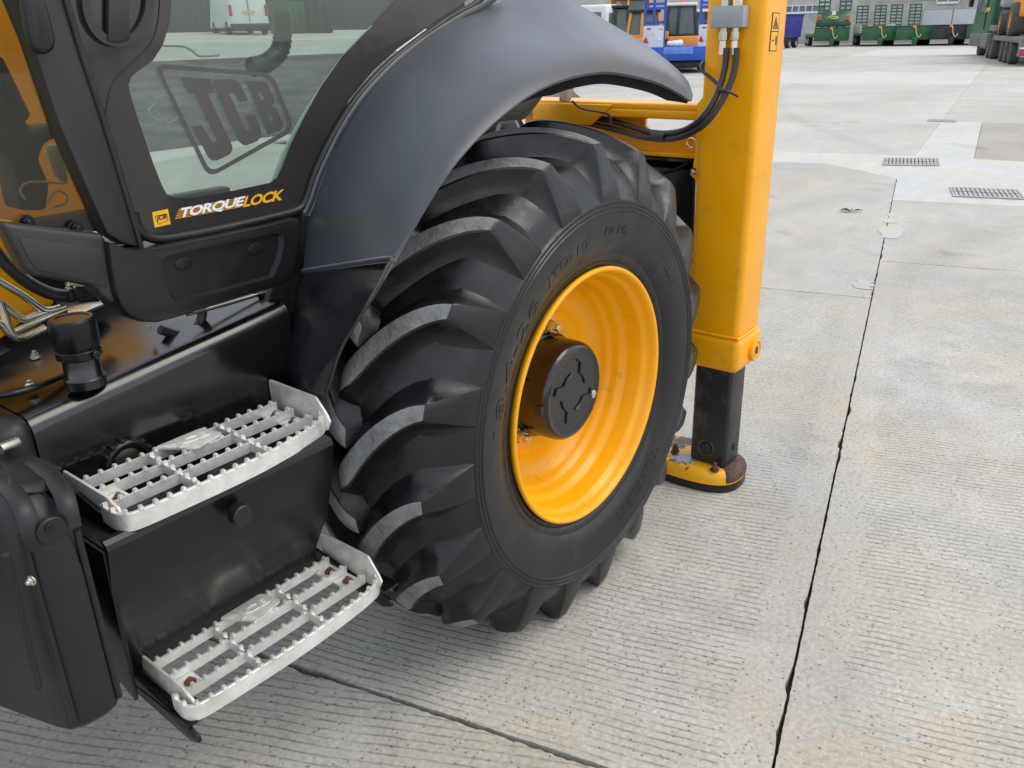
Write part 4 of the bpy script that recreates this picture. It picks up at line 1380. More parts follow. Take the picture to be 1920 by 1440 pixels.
# ================================================================== steps
def make_step(name, Z, x0, x1, rails, front, label, plate_h):
    t = tag(empty(name, (0, 0, 0), parent=mach), label)
    H, T = 0.021, 0.0048

    def rail_bm(bm, path, teeth=True):
        for a, b in zip(path, path[1:]):
            d = (b - a).normalized()
            n_ = Vector((-d.y, d.x, 0)) * T / 2
            lo = Vector((0, 0, -H))
            add_hex(bm, [a - n_ + lo, b - n_ + lo, b + n_ + lo, a + n_ + lo, a - n_, b - n_, b + n_, a + n_])
        if teeth:
            L_ = sum((b - a).length for a, b in zip(path, path[1:]))
            k = max(2, int(L_ / 0.0262))
            for i in range(k):
                s = L_ * (i + 0.5) / k
                for a, b in zip(path, path[1:]):
                    l_ = (b - a).length
                    if s <= l_:
                        p = a + (b - a) * (s / l_)
                        d = (b - a).normalized()
                        n_ = Vector((-d.y, d.x, 0)) * 0.0048
                        d2 = d * 0.0042
                        d3 = d * 0.0028
                        add_hex(bm, [p - n_ - d2, p + d2 - n_, p + d2 + n_, p - d2 + n_, p - n_ * .8 - d3 + Vector((0, 0, .0065)), p + d3 - n_ * .8 + Vector((0, 0, .0065)), p + d3 + n_ * .8 + Vector((0, 0, .0065)), p - d3 + n_ * .8 + Vector((0, 0, .0065))])
                        break
                    s -= l_
    for y in rails:
        bm = bmesh.new()
        rail_bm(bm, [Vector((x0, y, Z)), Vector((x1, y, Z))])
        bm_obj('tread_rail', bm, ALU, t, 30)
    bm = bmesh.new()
    yb = rails[0]
    fp = [Vector((x, y, Z)) for x, y in front]
    fpath = smooth_path(fp, 5)
    # front rim: deeper, rounded corners
    H, T = 0.034, 0.007
    prev = None
    rows = []
    for i, p in enumerate(fpath):
        a = fpath[max(0, i - 1)]; b = fpath[min(len(fpath) - 1, i + 1)]
        d = (b - a).normalized()
        n_ = Vector((-d.y, d.x, 0)) * T / 2
        rows.append([bm.verts.new(q) for q in (p - n_ + Vector((0, 0, -H)), p - n_ + Vector((0, 0, -0.001)), p - n_ * .6, p + n_ * .6, p + n_ + Vector((0, 0, -0.001)), p + n_ + Vector((0, 0, -H)))])
    for A, B in zip(rows, rows[1:]):
        for k in range(6):
            bm.faces.new([A[k], A[(k + 1) % 6], B[(k + 1) % 6], B[k]])
    bm.faces.new(rows[0]); bm.faces.new(rows[-1][::-1])
    H, T = 0.001, 0.005
    rail_bm(bm, [p + Vector((0, 0, 0.0005)) for p in fpath])
    bm_obj('front_rim', bm, ALU, t, 30)
    H, T = 0.020, 0.005
    fy = sum(y for x, y in front) / len(front)
    for f in (0.30, 0.655):
        xx = x0 + (x1 - x0) * f
        bm = bmesh.new()
        rail_bm(bm, [Vector((xx + 0.004, yb, Z)), Vector((xx - 0.008, min(y for x, y in front) + 0.004, Z))])
        bm_obj('cross_bar', bm, ALU, t, 30)
    # end plates
    for x, s in ((x0, -1), (x1, 1)):
        up_ = plate_h * (1.25 if s > 0 else 0.45)
        yf = rails[-1] - 0.030
        sk = 0.018 if s > 0 else 0.0
        pr = [(yb + 0.040, Z + up_), (yb + 0.044, Z + up_ - 0.008), (yb + 0.042, Z - 0.020), (yb + 0.010, Z - 0.034), (yf, Z - 0.034), (yf - 0.012, Z - 0.01), (yf - 0.004, Z + 0.004), (yf + 0.012, Z + up_ * 0.55), (yf + 0.028, Z + up_)]
        prism('end_plate', [Vector((x + s * 0.012 + (0.03 * (q - yf) if s > 0 else 0.02 * (q - yf)), q, z)) for q, z in pr], (0.006, 0, 0), ALU, t, 0.002)
    # bolted pads at the ends
    for x, s in ((x0, 1), (x1, -1)):
        for i in range(len(rails) - 1):
            if s > 0 and i == 0: continue
            yy = (rails[i] + rails[i + 1]) / 2
            bm = bmesh.new()
            add_box(bm, min(x, x + s * 0.045), max(x, x + s * 0.045), yy - 0.027, yy + 0.027, Z - 0.022, Z - 0.016)
            bev(bm, 0.003)
            bm_obj('bolt_pad', bm, ALU, t)
            hexbolt('pad_bolt', (x + s * 0.024, yy, Z - 0.016), 0.009, 0.007, BRNB, t, ax=(0, 0, 1))
    # embossed badge plate
    xm = x0 + (x1 - x0) * 0.475
    bp = [(xm - 0.058, yb + 0.004), (xm + 0.050, yb + 0.006), (xm + 0.062, yb - 0.050), (xm - 0.010, yb - 0.070)]
    bp = round_poly(bp, 0.010, 4)
    pl = prism('badge_plate', [Vector((x, y, Z + 0.001)) for x, y in bp], (0, 0, 0.006), ALU, t, 0.001)
    lettering('badge_letters', 'JCB', lambda u, v, z: Vector((xm - 0.034 + 0.078 * u + 0.006 * v, yb - 0.040 + 0.030 * v - 0.004 * u, Z + 0.0074 + z)), ALU, pl, bold=0.03, ext=0.001)
    return t


ustep = make_step('upper_step', 0.838, -1.205, -0.765, (0.326, 0.268, 0.206),
                  [(-1.222, 0.215), (-1.224, 0.172), (-1.215, 0.150), (-1.19, 0.142), (-1.12, 0.139), (-1.04, 0.137), (-0.95, 0.139), (-0.87, 0.148), (-0.80, 0.162), (-0.765, 0.176), (-0.750, 0.195), (-0.748, 0.235)],
                  'silver serrated upper step under the cab door', 0.030)
lstep = make_step('lower_step', 0.457, -1.190, -0.742, (0.240, 0.180, 0.119),
                  [(-1.212, 0.130), (-1.216, 0.095), (-1.208, 0.076), (-1.185, 0.068), (-1.12, 0.063), (-1.04, 0.059), (-0.95, 0.058), (-0.86, 0.062), (-0.79, 0.068), (-0.745, 0.078), (-0.728, 0.098), (-0.726, 0.135)],
                  'silver serrated lower step nearest the ground', 0.034)
flat_poly('paint_mark', [[Vector((-1.2195, 0.192, 0.848)), Vector((-1.2195, 0.175, 0.842)), Vector((-1.2195, 0.178, 0.818)), Vector((-1.2195, 0.186, 0.806)), Vector((-1.2195, 0.196, 0.825))]], YPR, ustep)
# panel that carries the steps
pan = empty('step_panel', (0, 0, 0), parent=mach)
x0p, x1p = -1.262, -0.770
bm = bmesh.new()
prow = [(0.150, 0.806), (0.142, 0.800), (0.139, 0.790), (0.160, 0.70), (0.190, 0.600), (0.222, 0.545), (0.250, 0.492), (0.262, 0.440)]
A0 = [bm.verts.new((x0p + 0.06 * max(0, (0.66 - z)), y, z)) for y, z in prow]
A1 = [bm.verts.new((x1p + 0.03 * max(0, (0.66 - z)), y, z)) for y, z in prow]
B0 = [bm.verts.new((v.co.x, v.co.y + 0.012, v.co.z)) for v in A0]
B1 = [bm.verts.new((v.co.x, v.co.y + 0.012, v.co.z)) for v in A1]
for i in range(len(prow) - 1):
    bm.faces.new([A0[i], A1[i], A1[i + 1], A0[i + 1]])
    bm.faces.new([B0[i + 1], B1[i + 1], B1[i], B0[i]])
    bm.faces.new([A0[i], A0[i + 1], B0[i + 1], B0[i]])
    bm.faces.new([A1[i], B1[i], B1[i + 1], A1[i + 1]])
bm.faces.new([A0[0], B0[0], B1[0], A1[0]]); bm.faces.new([A0[-1], A1[-1], B1[-1], B0[-1]])
bm_obj('panel_sheet', bm, BLKM, pan, 25)
box('panel_top', x0p, x1p, 0.150, 0.345, 0.776, 0.786, BLKM, pan, 0.002)
kp = P(436, 957, Y=0.150)
lathe('panel_knob', [(0.010, 0.02), (0.010, -0.012), (0.021, -0.014), (0.022, -0.018), (0.022, -0.034), (0.019, -0.037), (0, -0.037)], kp, PLA, pan, n=20)
hexa('side_web', [(x0p + .006, 0.19, 0.44), (x0p + .014, 0.19, 0.44), (x0p + .014, 0.36, 0.52), (x0p + .006, 0.36, 0.52), (x0p - .004, 0.15, 0.786), (x0p + .006, 0.15, 0.786), (x0p + .006, 0.36, 0.786), (x0p - .004, 0.36, 0.786)], BLKM, pan, 0.001)
# flat brackets below the steps
prism('step_bracket', [P(x, y, X=-1.225) for x, y in ((142, 925), (178, 955), (224, 990), (216, 1004), (168, 985), (136, 955))], (0.008, 0, 0), BLKM, pan, 0.001)
brk = [(0.30, 0.452), (0.05, 0.412), (0.045, 0.398), (0.075, 0.385), (0.25, 0.40), (0.30, 0.42)]
for x in (-1.224, -0.735):
    prism('step_bracket', [Vector((x, y, z)) for y, z in brk], (0.008, 0, 0), BLKM, pan, 0.001)
    prism('step_bracket', [Vector((x, y, 0.418)) for y in (0.30, 0.07)] + [Vector((x + 0.05, y, 0.418)) for y in (0.07, 0.30)], (0, 0, 0.007), BLKM, pan, 0.001)

# ================================================================== black moulded box at the left
tbx = tag(empty('tool_box', (0, 0, 0), parent=mach), 'black moulded plastic box in front of the steps')
fp_ = [(-1.50, 0.46), (-1.412, 0.125), (-1.400, 0.102), (-1.380, 0.090), (-1.350, 0.086), (-1.325, 0.092), (-1.312, 0.108), (-1.306, 0.130), (-1.290, 0.46)]
stack('box_body', fp_, [(0.525, 0.020), (0.530, 0.008), (0.540, 0.0), (0.80, 0.0), (0.86, 0.004), (0.905, 0.014), (0.935, 0.034), (0.95, 0.06)], PLA, tbx)
for dx in (0.0, 0.022):
    bm = bmesh.new()
    add_tube(bm, smooth_path([Vector((-1.392 + dx * 0 - 0.002, 0.094, 0.55 + 0.36 * k / 6 + dx)) for k in range(7)], 3), 0.006, 8)
    bm_obj('body_ridge', bm, PLA, tbx, 60)
    break
bm = bmesh.new()
add_tube(bm, [Vector((-1.318, 0.094, 0.55 + 0.33 * k / 6)) for k in range(7)], 0.006, 8)
bm_obj('body_ridge', bm, PLA, tbx, 60)
for pts, wd in (([(46, 862, .27), (70, 872, .22), (96, 893, .165), (118, 925, .11), (127, 955, .088), (134, 990, .082)], 0.0150), ([(-30, 880, .27), (0, 897, .20), (28, 928, .13), (46, 960, .095), (58, 1000, .082), (66, 1030, .082)], 0.0150)):
    tube('carry_strap', [P(x, y, Y=q) for x, y, q in pts], wd, PLA, tbx, 10, 6, flat=0.42, ref=(0, -0.7, 0.7))
hexa('cap_block', [P(14, 930, Y=.13), P(92, 925, Y=.13), P(100, 905, Y=.30), P(10, 905, Y=.30), P(14, 905, Y=.15), P(92, 900, Y=.15), P(62, 858, Y=.28), P(-6, 860, Y=.28)], PLA, tbx, 0.016, 4)
ringp = [P(50 + 19 * math.cos(t), 912 + 17 * math.sin(t), Y=.1495 + 0.0) for t in [2 * math.pi * k / 28 for k in range(28)]]
cyl('latch_barrel', P(92, 992, Y=0.082), 0.022, 0.012, PLA, tbx, ax=(0, -1, 0))
cyl('latch_lock', P(92, 990, Y=0.070), 0.006, 0.003, BLKM, tbx, ax=(0, -1, 0))
bm = bmesh.new()
add_tube(bm, [P(72, 1000, Y=.078), P(112, 982, Y=.078)], 0.0035, 8)
bm_obj('latch_pin', bm, ZINC, tbx)
hexbolt('body_bolt', P(60, 1088, X=-1.412), 0.006, 0.006, ZINC, tbx, ax=(-1, -0.3, 0))
tube('side_groove', [P(x, y, X=-1.43) for x, y in ((10, 1040), (40, 1160), (72, 1290))], 0.006, PLA, tbx, 8)
lathe('box_latch', [(0, 0), (0.009, 0), (0.009, 0.03), (0.007, 0.034), (0, 0.034)], P(0, 842, Y=.28), ZINC, tbx, ax=(1, 0.2, 0), n=12)
# ================================================================== background
GRN = mat('green_trailer_paint', (0.020, 0.105, 0.045), 0.4, var=0.15, vscale=2)
DGRN = mat('dark_green_paint', (0.018, 0.075, 0.035), 0.45, var=0.2, vscale=2)
BLUE = mat('blue_trailer_paint', (0.015, 0.075, 0.42), 0.4, var=0.1, vscale=2)
LBLU = mat('pale_blue_panel', (0.50, 0.58, 0.70), 0.45, var=0.05, vscale=2)
NAVY = mat('blue_skip_paint', (0.03, 0.035, 0.24), 0.5, var=0.15, vscale=2)
BTY = mat('far_tyre', (0.020, 0.020, 0.021), 0.7, var=0.3)
GTY = mat('dusty_tyre', (0.075, 0.072, 0.068), 0.8, var=0.3)
WVAN = mat('white_vehicle_paint', (0.72, 0.72, 0.72), 0.35, var=0.05, vscale=2)
ORG = mat('orange_yellow_paint', (0.72, 0.27, 0.02), 0.4, var=0.1, vscale=3)
DKC = mat('dark_cab_frame', (0.022, 0.022, 0.024), 0.4, var=0.1)
CGL = mat('far_cab_glass', (0.10, 0.13, 0.12), 0.08, var=0.2, vscale=1.5)
REDP = mat('red_reflector', (0.45, 0.02, 0.03), 0.35, var=0.1)
ORL = mat('orange_strap', (0.75, 0.20, 0.05), 0.5, var=0.1)
YST = mat('yellow_strap', (0.62, 0.52, 0.16), 0.6, var=0.1)
CLAD = mat('grey_fibre_cement', (0.46, 0.45, 0.42), 0.8, var=0.12, vscale=0.8, dirt=(0.22, 0.21, 0.19), dirt_amt=0.5, dscale=0.5)
PALE = mat('pale_cladding', (0.50, 0.53, 0.56), 0.6, var=0.05, vscale=0.6)
BLOC = mat('rendered_base_wall', (0.40, 0.40, 0.38), 0.8, var=0.12, vscale=0.7, dirt=(0.16, 0.15, 0.13), dirt_amt=0.5, dscale=0.8)
WINF = mat('white_window_frame', (0.75, 0.76, 0.77), 0.5, var=0.03)
WING = mat('far_window_glass', (0.16, 0.19, 0.21), 0.1, var=0.3, vscale=1.0)
DRTY = mat('dusty_grey_green', (0.16, 0.165, 0.145), 0.75, var=0.25, vscale=2, dirt=(0.22, 0.20, 0.17), dirt_amt=0.6, dscale=2)


def wheel(name, x, y, z, r, wd, m, parent, side=1, rimm=None):
    """tyre across local y, with a dished disc on the visible side"""
    o = lathe(name, [(r * .55, -wd / 2), (r * .92, -wd / 2), (r, -wd * .32), (r, wd * .32), (r * .92, wd / 2), (r * .55, wd / 2)], (x, y, z), m, parent, ax=(0, 1, 0), n=28)
    lathe('disc', [(r * .56, side * wd * .48), (r * .5, side * wd * .30), (r * .2, side * wd * .26), (r * .16, side * wd * .44), (0, side * wd * .44)], (x, y, z), rimm or GREYB, o, ax=(0, 1, 0), n=20)
    return o


# ---- building
BX = 83.0
bld = tag(empty('warehouse', (BX, 20, 0)), 'long grey corrugated warehouse with pale lower panels behind the trailers', 'building')
bz = lambda y, x=1640: P(x, y, X=BX).z
by = lambda x, y=60: P(x, y, X=BX).y - 20
zc1 = 2.6
cl = []


def corrugated(name, y0, y1, z0, z1, m, parent, pitch=0.42, d=0.05, x=0.0):
    n = int(abs(y1 - y0) / (pitch / 4))
    V_, F_ = [], []
    for i in range(n + 1):
        y = y0 + (y1 - y0) * i / n
        xx = x - d * (0.5 + 0.5 * math.cos(2 * math.pi * (i % 4) / 4))
        V_ += [(xx, y, z0), (xx, y, z1)]
    for i in range(n):
        F_.append((2 * i, 2 * i + 2, 2 * i + 3, 2 * i + 1))
    nb_ = len(V_)
    V_ += [(x + .2, y0, z0), (x + .2, y0, z1), (x + .2, y1, z0), (x + .2, y1, z1)]
    F_ += [(nb_, nb_ + 1, 1, 0), (2 * n, 2 * n + 1, nb_ + 3, nb_ + 2)]
    return mesh(name, V_, F_, m, parent, 40)


ys = by(1638)
corrugated('cladding', 55, ys, zc1, 10.0, CLAD, bld)
corrugated('cladding', ys, -40, zc1 + 0.75, 10.0, CLAD, bld, x=-0.12)
corrugated('cladding', ys, -40, zc1, zc1 + 0.74, CLAD, bld, x=-0.06, pitch=0.55)
box('base_wall', -0.10, 0.35, ys + 0.02, 55, -0.02, zc1 - 0.01, BLOC, bld, 0.02)
box('base_wall', -0.10, 0.35, by(1726), ys, -0.02, zc1 - 0.01, BLOC, bld, 0.02)
box('base_plinth', -0.16, -0.11, by(1726), 55, -0.02, 1.25, BLOC, bld, 0.01)
yy = by(1726)
for i in range(6):
    box('pale_panel', -0.10, 0.30, yy - 2.35, yy - 0.03, 0.02, zc1 - 0.02, PALE, bld, 0.01)
    yy -= 2.38
box('roof', -0.3, 40, -40.2, 55.2, 10.0, 10.4, CLAD, bld, 0.05)
box('rear_wall', 39.5, 39.8, -40, 55, 0, 10, CLAD, bld, 0.05)


def window(y0, y1, z0, z1, n, parent, x=-0.12):
    w_ = empty('window', (0, 0, 0), parent=parent)
    bm = bmesh.new()
    f = 0.07
    add_box(bm, x - .08, x, y0, y1, z0 - .10, z0 + f)
    add_box(bm, x - .08, x, y0, y1, z1 - f, z1)
    for i in range(n + 1):
        yc = y0 + (y1 - y0) * i / n
        add_box(bm, x - .08, x, yc - f / 2, yc + f / 2, z0 + f, z1 - f)
    bm_obj('window_frame', bm, WINF, w_)
    for i in range(n):
        a, b = y0 + (y1 - y0) * i / n + f / 2, y0 + (y1 - y0) * (i + 1) / n - f / 2
        box('pane', x - .03, x - .01, a, b, z0 + f, z1 - f, WING, w_, 0)


window(by(1545), by(1470), zc1 + 0.12, zc1 + 0.75, 6, bld, -0.06)
window(by(1790), by(1749), bz(5, 1770), bz(5, 1770) + 1.1, 2, bld, -0.18)


# ---- low-loader trailers, front boards towards the yard
def trailer(cx, ramp_px, m, label, ramps=True, X=70.0, drop=0.0):
    f0 = P(cx, 87, X=X)
    f1 = P(cx - 22, 84, X=X + 7.5)
    rz = math.atan2(f1.y - f0.y, 7.5)
    t = tag(empty('low_loader_trailer', (X, f0.y, 0), rz), label, 'trailer', 'trailers parked in front of the warehouse')
    hb = box('front_board', -0.05, 0.05, -1.3, 1.3, 0.42, 1.36, m, t, 0.02)
    for yv in (-1.15, -0.42, 0.42, 1.15):
        box('board_rib', -0.10, -0.05, yv - .05, yv + .05, 0.44, 1.34, m, hb, 0.01)
    box('board_cap', -0.11, 0.06, -1.32, 1.32, 1.36, 1.42, m, hb, 0.01)
    box('neck', 0.05, 1.4, -1.25, 1.25, 0.80, 1.05, m, t, 0.02)
    box('deck', 1.4, 7.6, -1.28, 1.28, 0.72, 0.92, m, t, 0.02)
    hexa('drawbar_leg', [(-0.35, -.12, 0.0), (-0.15, -.12, 0.0), (-0.15, .12, 0.0), (-0.35, .12, 0.0), (-0.45, -.2, 0.62), (-0.05, -.2, 0.62), (-0.05, .2, 0.62), (-0.45, .2, 0.62)], m, t, 0.02)
    box('marker_strip', 1.3, 7.6, 1.285, 1.30, 0.95, 1.55, WINF, t, 0) if ramps else None
    for xw in (5.0, 6.1, 7.2):
        wheel('wheel', xw, 1.08, 0.40, 0.40, 0.34, BTY, t, 1, WINF)
        wheel('wheel', xw, -1.08, 0.40, 0.40, 0.34, BTY, t, -1, WINF)
    tube('air_line', [(-0.12, 0.05, 1.36), (-0.25, 0.0, 1.2), (-0.22, -0.06, 0.9), (-0.3, -0.2, 0.62), (-0.3, -0.34, 0.68), (-0.28, -0.36, 0.82)], 0.034, YST, t, 6)
    box('orange_coupling', -0.22, -0.12, 0.04, 0.22, 1.24, 1.42, ORL, t, 0.03)
    if ramps:
        for yv in (0.70, -0.70):
            rp = empty('loading_ramp', (0, 0, 0), parent=t)
            bm = bmesh.new()
            for e in (-.42, 0, .42):
                add_hex(bm, [(7.5, yv + e - .045, .92), (7.6, yv + e - .045, .92), (7.6, yv + e + .045, .92), (7.5, yv + e + .045, .92), (8.1, yv + e - .045, 3.0), (8.2, yv + e - .045, 3.0), (8.2, yv + e + .045, 3.0), (8.1, yv + e + .045, 3.0)])
            bm_obj('ramp_beam', bm, m, rp)
            for i in range(9):
                z = 1.0 + i * .245
                x = 7.5 + .6 * (z - .92) / 2.08
                box('rung', x - .03, x + .06, yv - .45, yv + .45, z - .05, z + .05, m, rp, 0.01)
    return t


trailer(1557, None, GRN, 'green low-loader trailer below the one stacked on it, beside the blue skip', ramps=False)
trailer(1648, None, GRN, 'green low-loader trailer with raised ramps, first right of the stacked pair')
trailer(1712, None, GRN, 'green low-loader trailer with raised ramps next to the black trailer')
trailer(1780, None, mat('black_trailer_paint', (0.022, 0.022, 0.026), 0.5, var=0.2, vscale=2), 'black low-loader trailer without ramps near the green lorry', ramps=False)
trailer(1846, None, GRN, 'green low-loader trailer mostly hidden behind the green lorry', ramps=False)
# the one stacked on top, rear towards the yard
f0 = P(1556, 87, X=70.5)
t = tag(empty('stacked_trailer', (70.6, f0.y, 0.95), 0.30), 'green trailer with tall ladder ramps stacked on another trailer', 'trailer', 'trailers parked in front of the warehouse')
box('deck', 0.0, 7.0, -1.28, 1.28, 0.55, 0.80, GRN, t, 0.02)
box('tail_beam', -0.12, 0.0, -1.28, 1.28, 0.50, 0.86, DGRN, t, 0.02)
for yv in (-.8, -.3, .3, .8):
    box('stub_axle', 0.3, 1.2, yv - .1, yv + .1, 0.44, 0.55, DGRN, t, 0.01)
hexa('sloping_tail', [(-.05, -1.25, .80), (.05, -1.25, .80), (.05, 1.25, .80), (-.05, 1.25, .80), (.75, -1.25, 1.62), (.85, -1.25, 1.62), (.85, 1.25, 1.62), (.75, 1.25, 1.62)], GRN, t, 0.02)
for yv in (1.05, -1.05):
    box('tail_lamp', -.02, .12, yv - .13, yv + .13, .98, 1.36, ORL, t, 0.02)
    box('tail_lamp', -.03, .10, yv - .06, yv + .06, 1.05, 1.30, REDP, t, 0.01)
tube('coiled_strap', [(0.10, .42, 1.15), (0.05, .2, 1.25), (0.05, -.1, 1.22), (0.05, -.35, 1.15), (0.05, -.2, 1.08), (0.06, .2, 1.10)], 0.05, YST, t, 6)
box('number_plate', .02, .06, -.15, .15, 1.35, 1.62, WINF, t, 0)
for yv in (0.78, -0.78):
    rp = empty('loading_ramp', (0, 0, 0), parent=t)
    bm = bmesh.new()
    for e in (-.40, 0, .40):
        add_box(bm, 0.9, 1.02, yv + e - .05, yv + e + .05, 1.5, 4.4)
    bm_obj('ramp_beam', bm, GRN, rp)
    for i in range(9):
        z = 1.7 + i * .3
        box('rung', .86, .98, yv - .44, yv + .44, z - .06, z + .06, GRN, rp, 0.01)

# ---- blue skip at the corner
p = P(1472, 86, X=66)
t = tag(empty('blue_skip', (66, p.y + 1.0, 0)), 'dark blue wheeled skip beside the yellow stabiliser leg', 'skip')
hexa('skip_body', [(0, -1.25, .75), (2.4, -1.25, .75), (2.4, 1.25, .75), (0, 1.25, .75), (0, -1.35, 2.3), (2.4, -1.35, 2.3), (2.4, 1.35, 2.3), (0, 1.35, 2.3)], NAVY, t, 0.04)
box('skip_rim', -.06, 2.46, -1.42, 1.42, 2.3, 2.42, NAVY, t, 0.03)
box('skip_base', 0.1, 2.3, -1.1, 1.1, .45, .74, DKC, t, 0.03)
for yv in (-1.0, 1.0):
    wheel('wheel', .5, yv, .38, .38, .3, BTY, t, -1)
    wheel('wheel', 1.9, yv, .38, .38, .3, BTY, t, -1)

# ---- blue trailer seen from behind
AZ = math.atan2(0.5, 0.866)
p = P(1276, 138, Z=0)
t = tag(empty('blue_trailer', (p.x, p.y, 0), AZ), 'blue plant trailer with raised ladder ramps and pale lamp panels', 'trailer')
U = 1 / 47.5


def lx(px): return -(px - 1276) * U      # local y grows to the left


def lz(py): return (138 - py) * U


box('rear_beam', -0.05, 0.25, lx(1346), lx(1206), lz(116), lz(93), BLUE, t, 0.02)
box('chassis', 0.25, 6.0, lx(1330), lx(1222), lz(114), lz(95), BLUE, t, 0.02)
box('light_strip', -0.08, -0.05, lx(1296), lx(1244), lz(105), lz(93), mat('light_blue_paint', (0.10, 0.22, 0.62), 0.4), t, 0.005)
for s, (a, b) in enumerate(((1207, 1243), (1304, 1342))):
    lp = box('lamp_panel', -0.05, 0.03, lx(b), lx(a), lz(93), lz(57), LBLU, t, 0.01)
    box('panel_edge', -0.055, 0.04, lx(b + 3), lx(b), lz(93), lz(52), BLUE, t, 0.005)
    for qx, qy, w_, h_, mm in ((a + 6, 61, 7, 2.5, REDP), (a + 27, 62, 7, 2, ORL), (a + 15, 69, 4.5, 4.5, YST), (a + 27, 76, 5, 5, WINF)):
        box('panel_sticker', -0.058, -0.05, lx(qx + w_), lx(qx), lz(qy + h_), lz(qy), mm, lp, 0)
    prism('reflector', [Vector((-0.058, lx(x), lz(y))) for x, y in ((a, 83), (a + 5, 75), (a + 10, 86), (a + 3, 86))], (0.006, 0, 0), REDP, lp, 0)
    rp = empty('loading_ramp', (0, 0, 0), parent=t)
    bm = bmesh.new()
    for xx in (a, (a + b) / 2 - 2, b - 1):
        add_box(bm, -0.05, 0.10, lx(xx + 4.5), lx(xx), lz(57), lz(-70))
    bm_obj('ramp_beam', bm, BLUE, rp)
    for yv in (54, 31, 24, 3, -20, -45):
        box('rung', -0.04, 0.08, lx(b), lx(a), lz(yv), lz(yv - 4.5), BLUE, rp, 0.005)
for yv in (-0.95, 0.95):
    for xw in (1.2, 2.1, 3.0):
        wheel('wheel', xw, yv, 0.33, 0.33, 0.28, BTY, t, -1 if yv < 0 else 1)
box('axle_beam', 0.6, 3.4, -0.95, 0.95, 0.18, 0.42, DKC, t, 0.03)
bm = bmesh.new()
random.seed(3)
add_tube(bm, [Vector((0.2 + .05 * random.random(), lx(1250 + 4 * i), lz(91) + .05 + .05 * random.random())) for i in range(8)], [.07, .10, .11, .10, .12, .13, .14, .08], 8)
sack = bm_obj('white_sheet', bm, WINF, None, 60)
sack.location = (p.x, p.y, 0)
sack.rotation_euler = (0, 0, AZ)
tag(sack, 'crumpled white sheet lying on the blue trailer', 'sheet')


# ---- yellow machines behind it
def site_machine(px, dist, label, body, roof, wpx=56, ztop=2.3, cabm=DKC, arm=True, yaw=0.0, length=2.6):
    base = P(px, 60, X=None, Y=None, Z=None) if False else None
    d = (fw + rt * ((px - 960) / FPX) - up * ((60 - 720) / FPX))
    d = Vector((d.x, d.y, 0)).normalized()
    o = Vector((CAM.x, CAM.y, 0)) + d * dist
    t = tag(empty('site_machine', o, math.atan2(d.y, d.x) + yaw), label, 'machine', 'yellow machines parked behind the blue trailer')
    W2 = wpx / 2 * dist / FPX
    zb = 1.28
    hexa('body', [(-.2, -W2 * 1.1, .62), (length, -W2 * 1.1, .62), (length, W2 * 1.1, .62), (-.2, W2 * 1.1, .62), (-.1, -W2, zb), (length, -W2, zb), (length, W2, zb), (-.1, W2, zb)], body, t, 0.06, 3)
    fr_ = empty('cab', (0, 0, 0), parent=t)
    tp = 0.80
    for x, y, x2 in ((0.05, -W2 * .92, .30), (0.05, W2 * .92, .30), (1.5, -W2 * .92, 1.35), (1.5, W2 * .92, 1.35), (0.02, 0.12, .28)):
        q = [(x - .06, y - .06), (x + .06, y - .06), (x + .06, y + .06), (x - .06, y + .06)]
        hexa('cab_post', [(a_, b_, zb) for a_, b_ in q] + [(x2 + (a_ - x), y * tp + (b_ - y), ztop) for a_, b_ in q], cabm, fr_, 0.02)
    box('cab_sill', -.02, .1, -W2 * .88, W2 * .88, zb, zb + .10, cabm, fr_, 0.03)
    g_ = W2 * .86
    hexa('cab_glazing', [(.06, -g_, zb + .02), (1.45, -g_, zb + .02), (1.45, g_, zb + .02), (.06, g_, zb + .02), (.30, -g_ * tp, ztop - .02), (1.3, -g_ * tp, ztop - .02), (1.3, g_ * tp, ztop - .02), (.30, g_ * tp, ztop - .02)], CGL, fr_, 0.06, 3)
    box('cab_roof', .15, 1.5, -W2 * .86, W2 * .86, ztop, ztop + .13, roof, fr_, 0.05, 3)
    hexa('engine_hood', [(1.6, -W2 * .7, zb), (length + .6, -W2 * .7, zb), (length + .6, W2 * .7, zb), (1.6, W2 * .7, zb), (1.6, -W2 * .6, zb + .35), (length + .4, -W2 * .6, zb + .25), (length + .4, W2 * .6, zb + .25), (1.6, W2 * .6, zb + .35)], body, t, 0.06, 3)
    cyl('beacon', (.8, 0, ztop + .13), .07, .14, ORL, fr_)
    box('tail_light', -.23, -.18, W2 * .6, W2 * .85, .95, 1.15, REDP, t, 0.02)
    for y in (-W2 * 1.05, W2 * 1.05):
        for x in (0.25, 2.0):
            wheel('wheel', x, y, .52, .52, .36, BTY, t, 1 if y > 0 else -1, body)
    if arm:
        hexa('boom', [(0.2, -W2 * 1.3, 1.2), (4.2, -W2 * 1.3, 1.0), (4.2, -W2 * 1.02, 1.0), (0.2, -W2 * 1.02, 1.2), (0.2, -W2 * 1.3, 1.5), (4.2, -W2 * 1.3, 1.3), (4.2, -W2 * 1.02, 1.3), (0.2, -W2 * 1.02, 1.5)], body, t, 0.03)
    return t


site_machine(1208, 39, 'yellow site machine with rounded side windows left of the ramps', ORG, DKC, 64, 2.25, cabm=ORG)
site_machine(1158, 44, 'site machine with a dark cab next to the white lorry cab', DKC, DKC, 44, 2.55, arm=False)
site_machine(1276, 41, 'yellow machine with white roof between the blue ramps', ORG, WVAN, 60, 2.5)
site_machine(1326, 46, 'yellow machine partly hidden by the stabiliser leg', ORG, WVAN, 50, 2.3)
site_machine(1180, 54, 'tall yellow machine standing behind the dark cab', YEL, YEL, 90, 3.2, cabm=YEL)
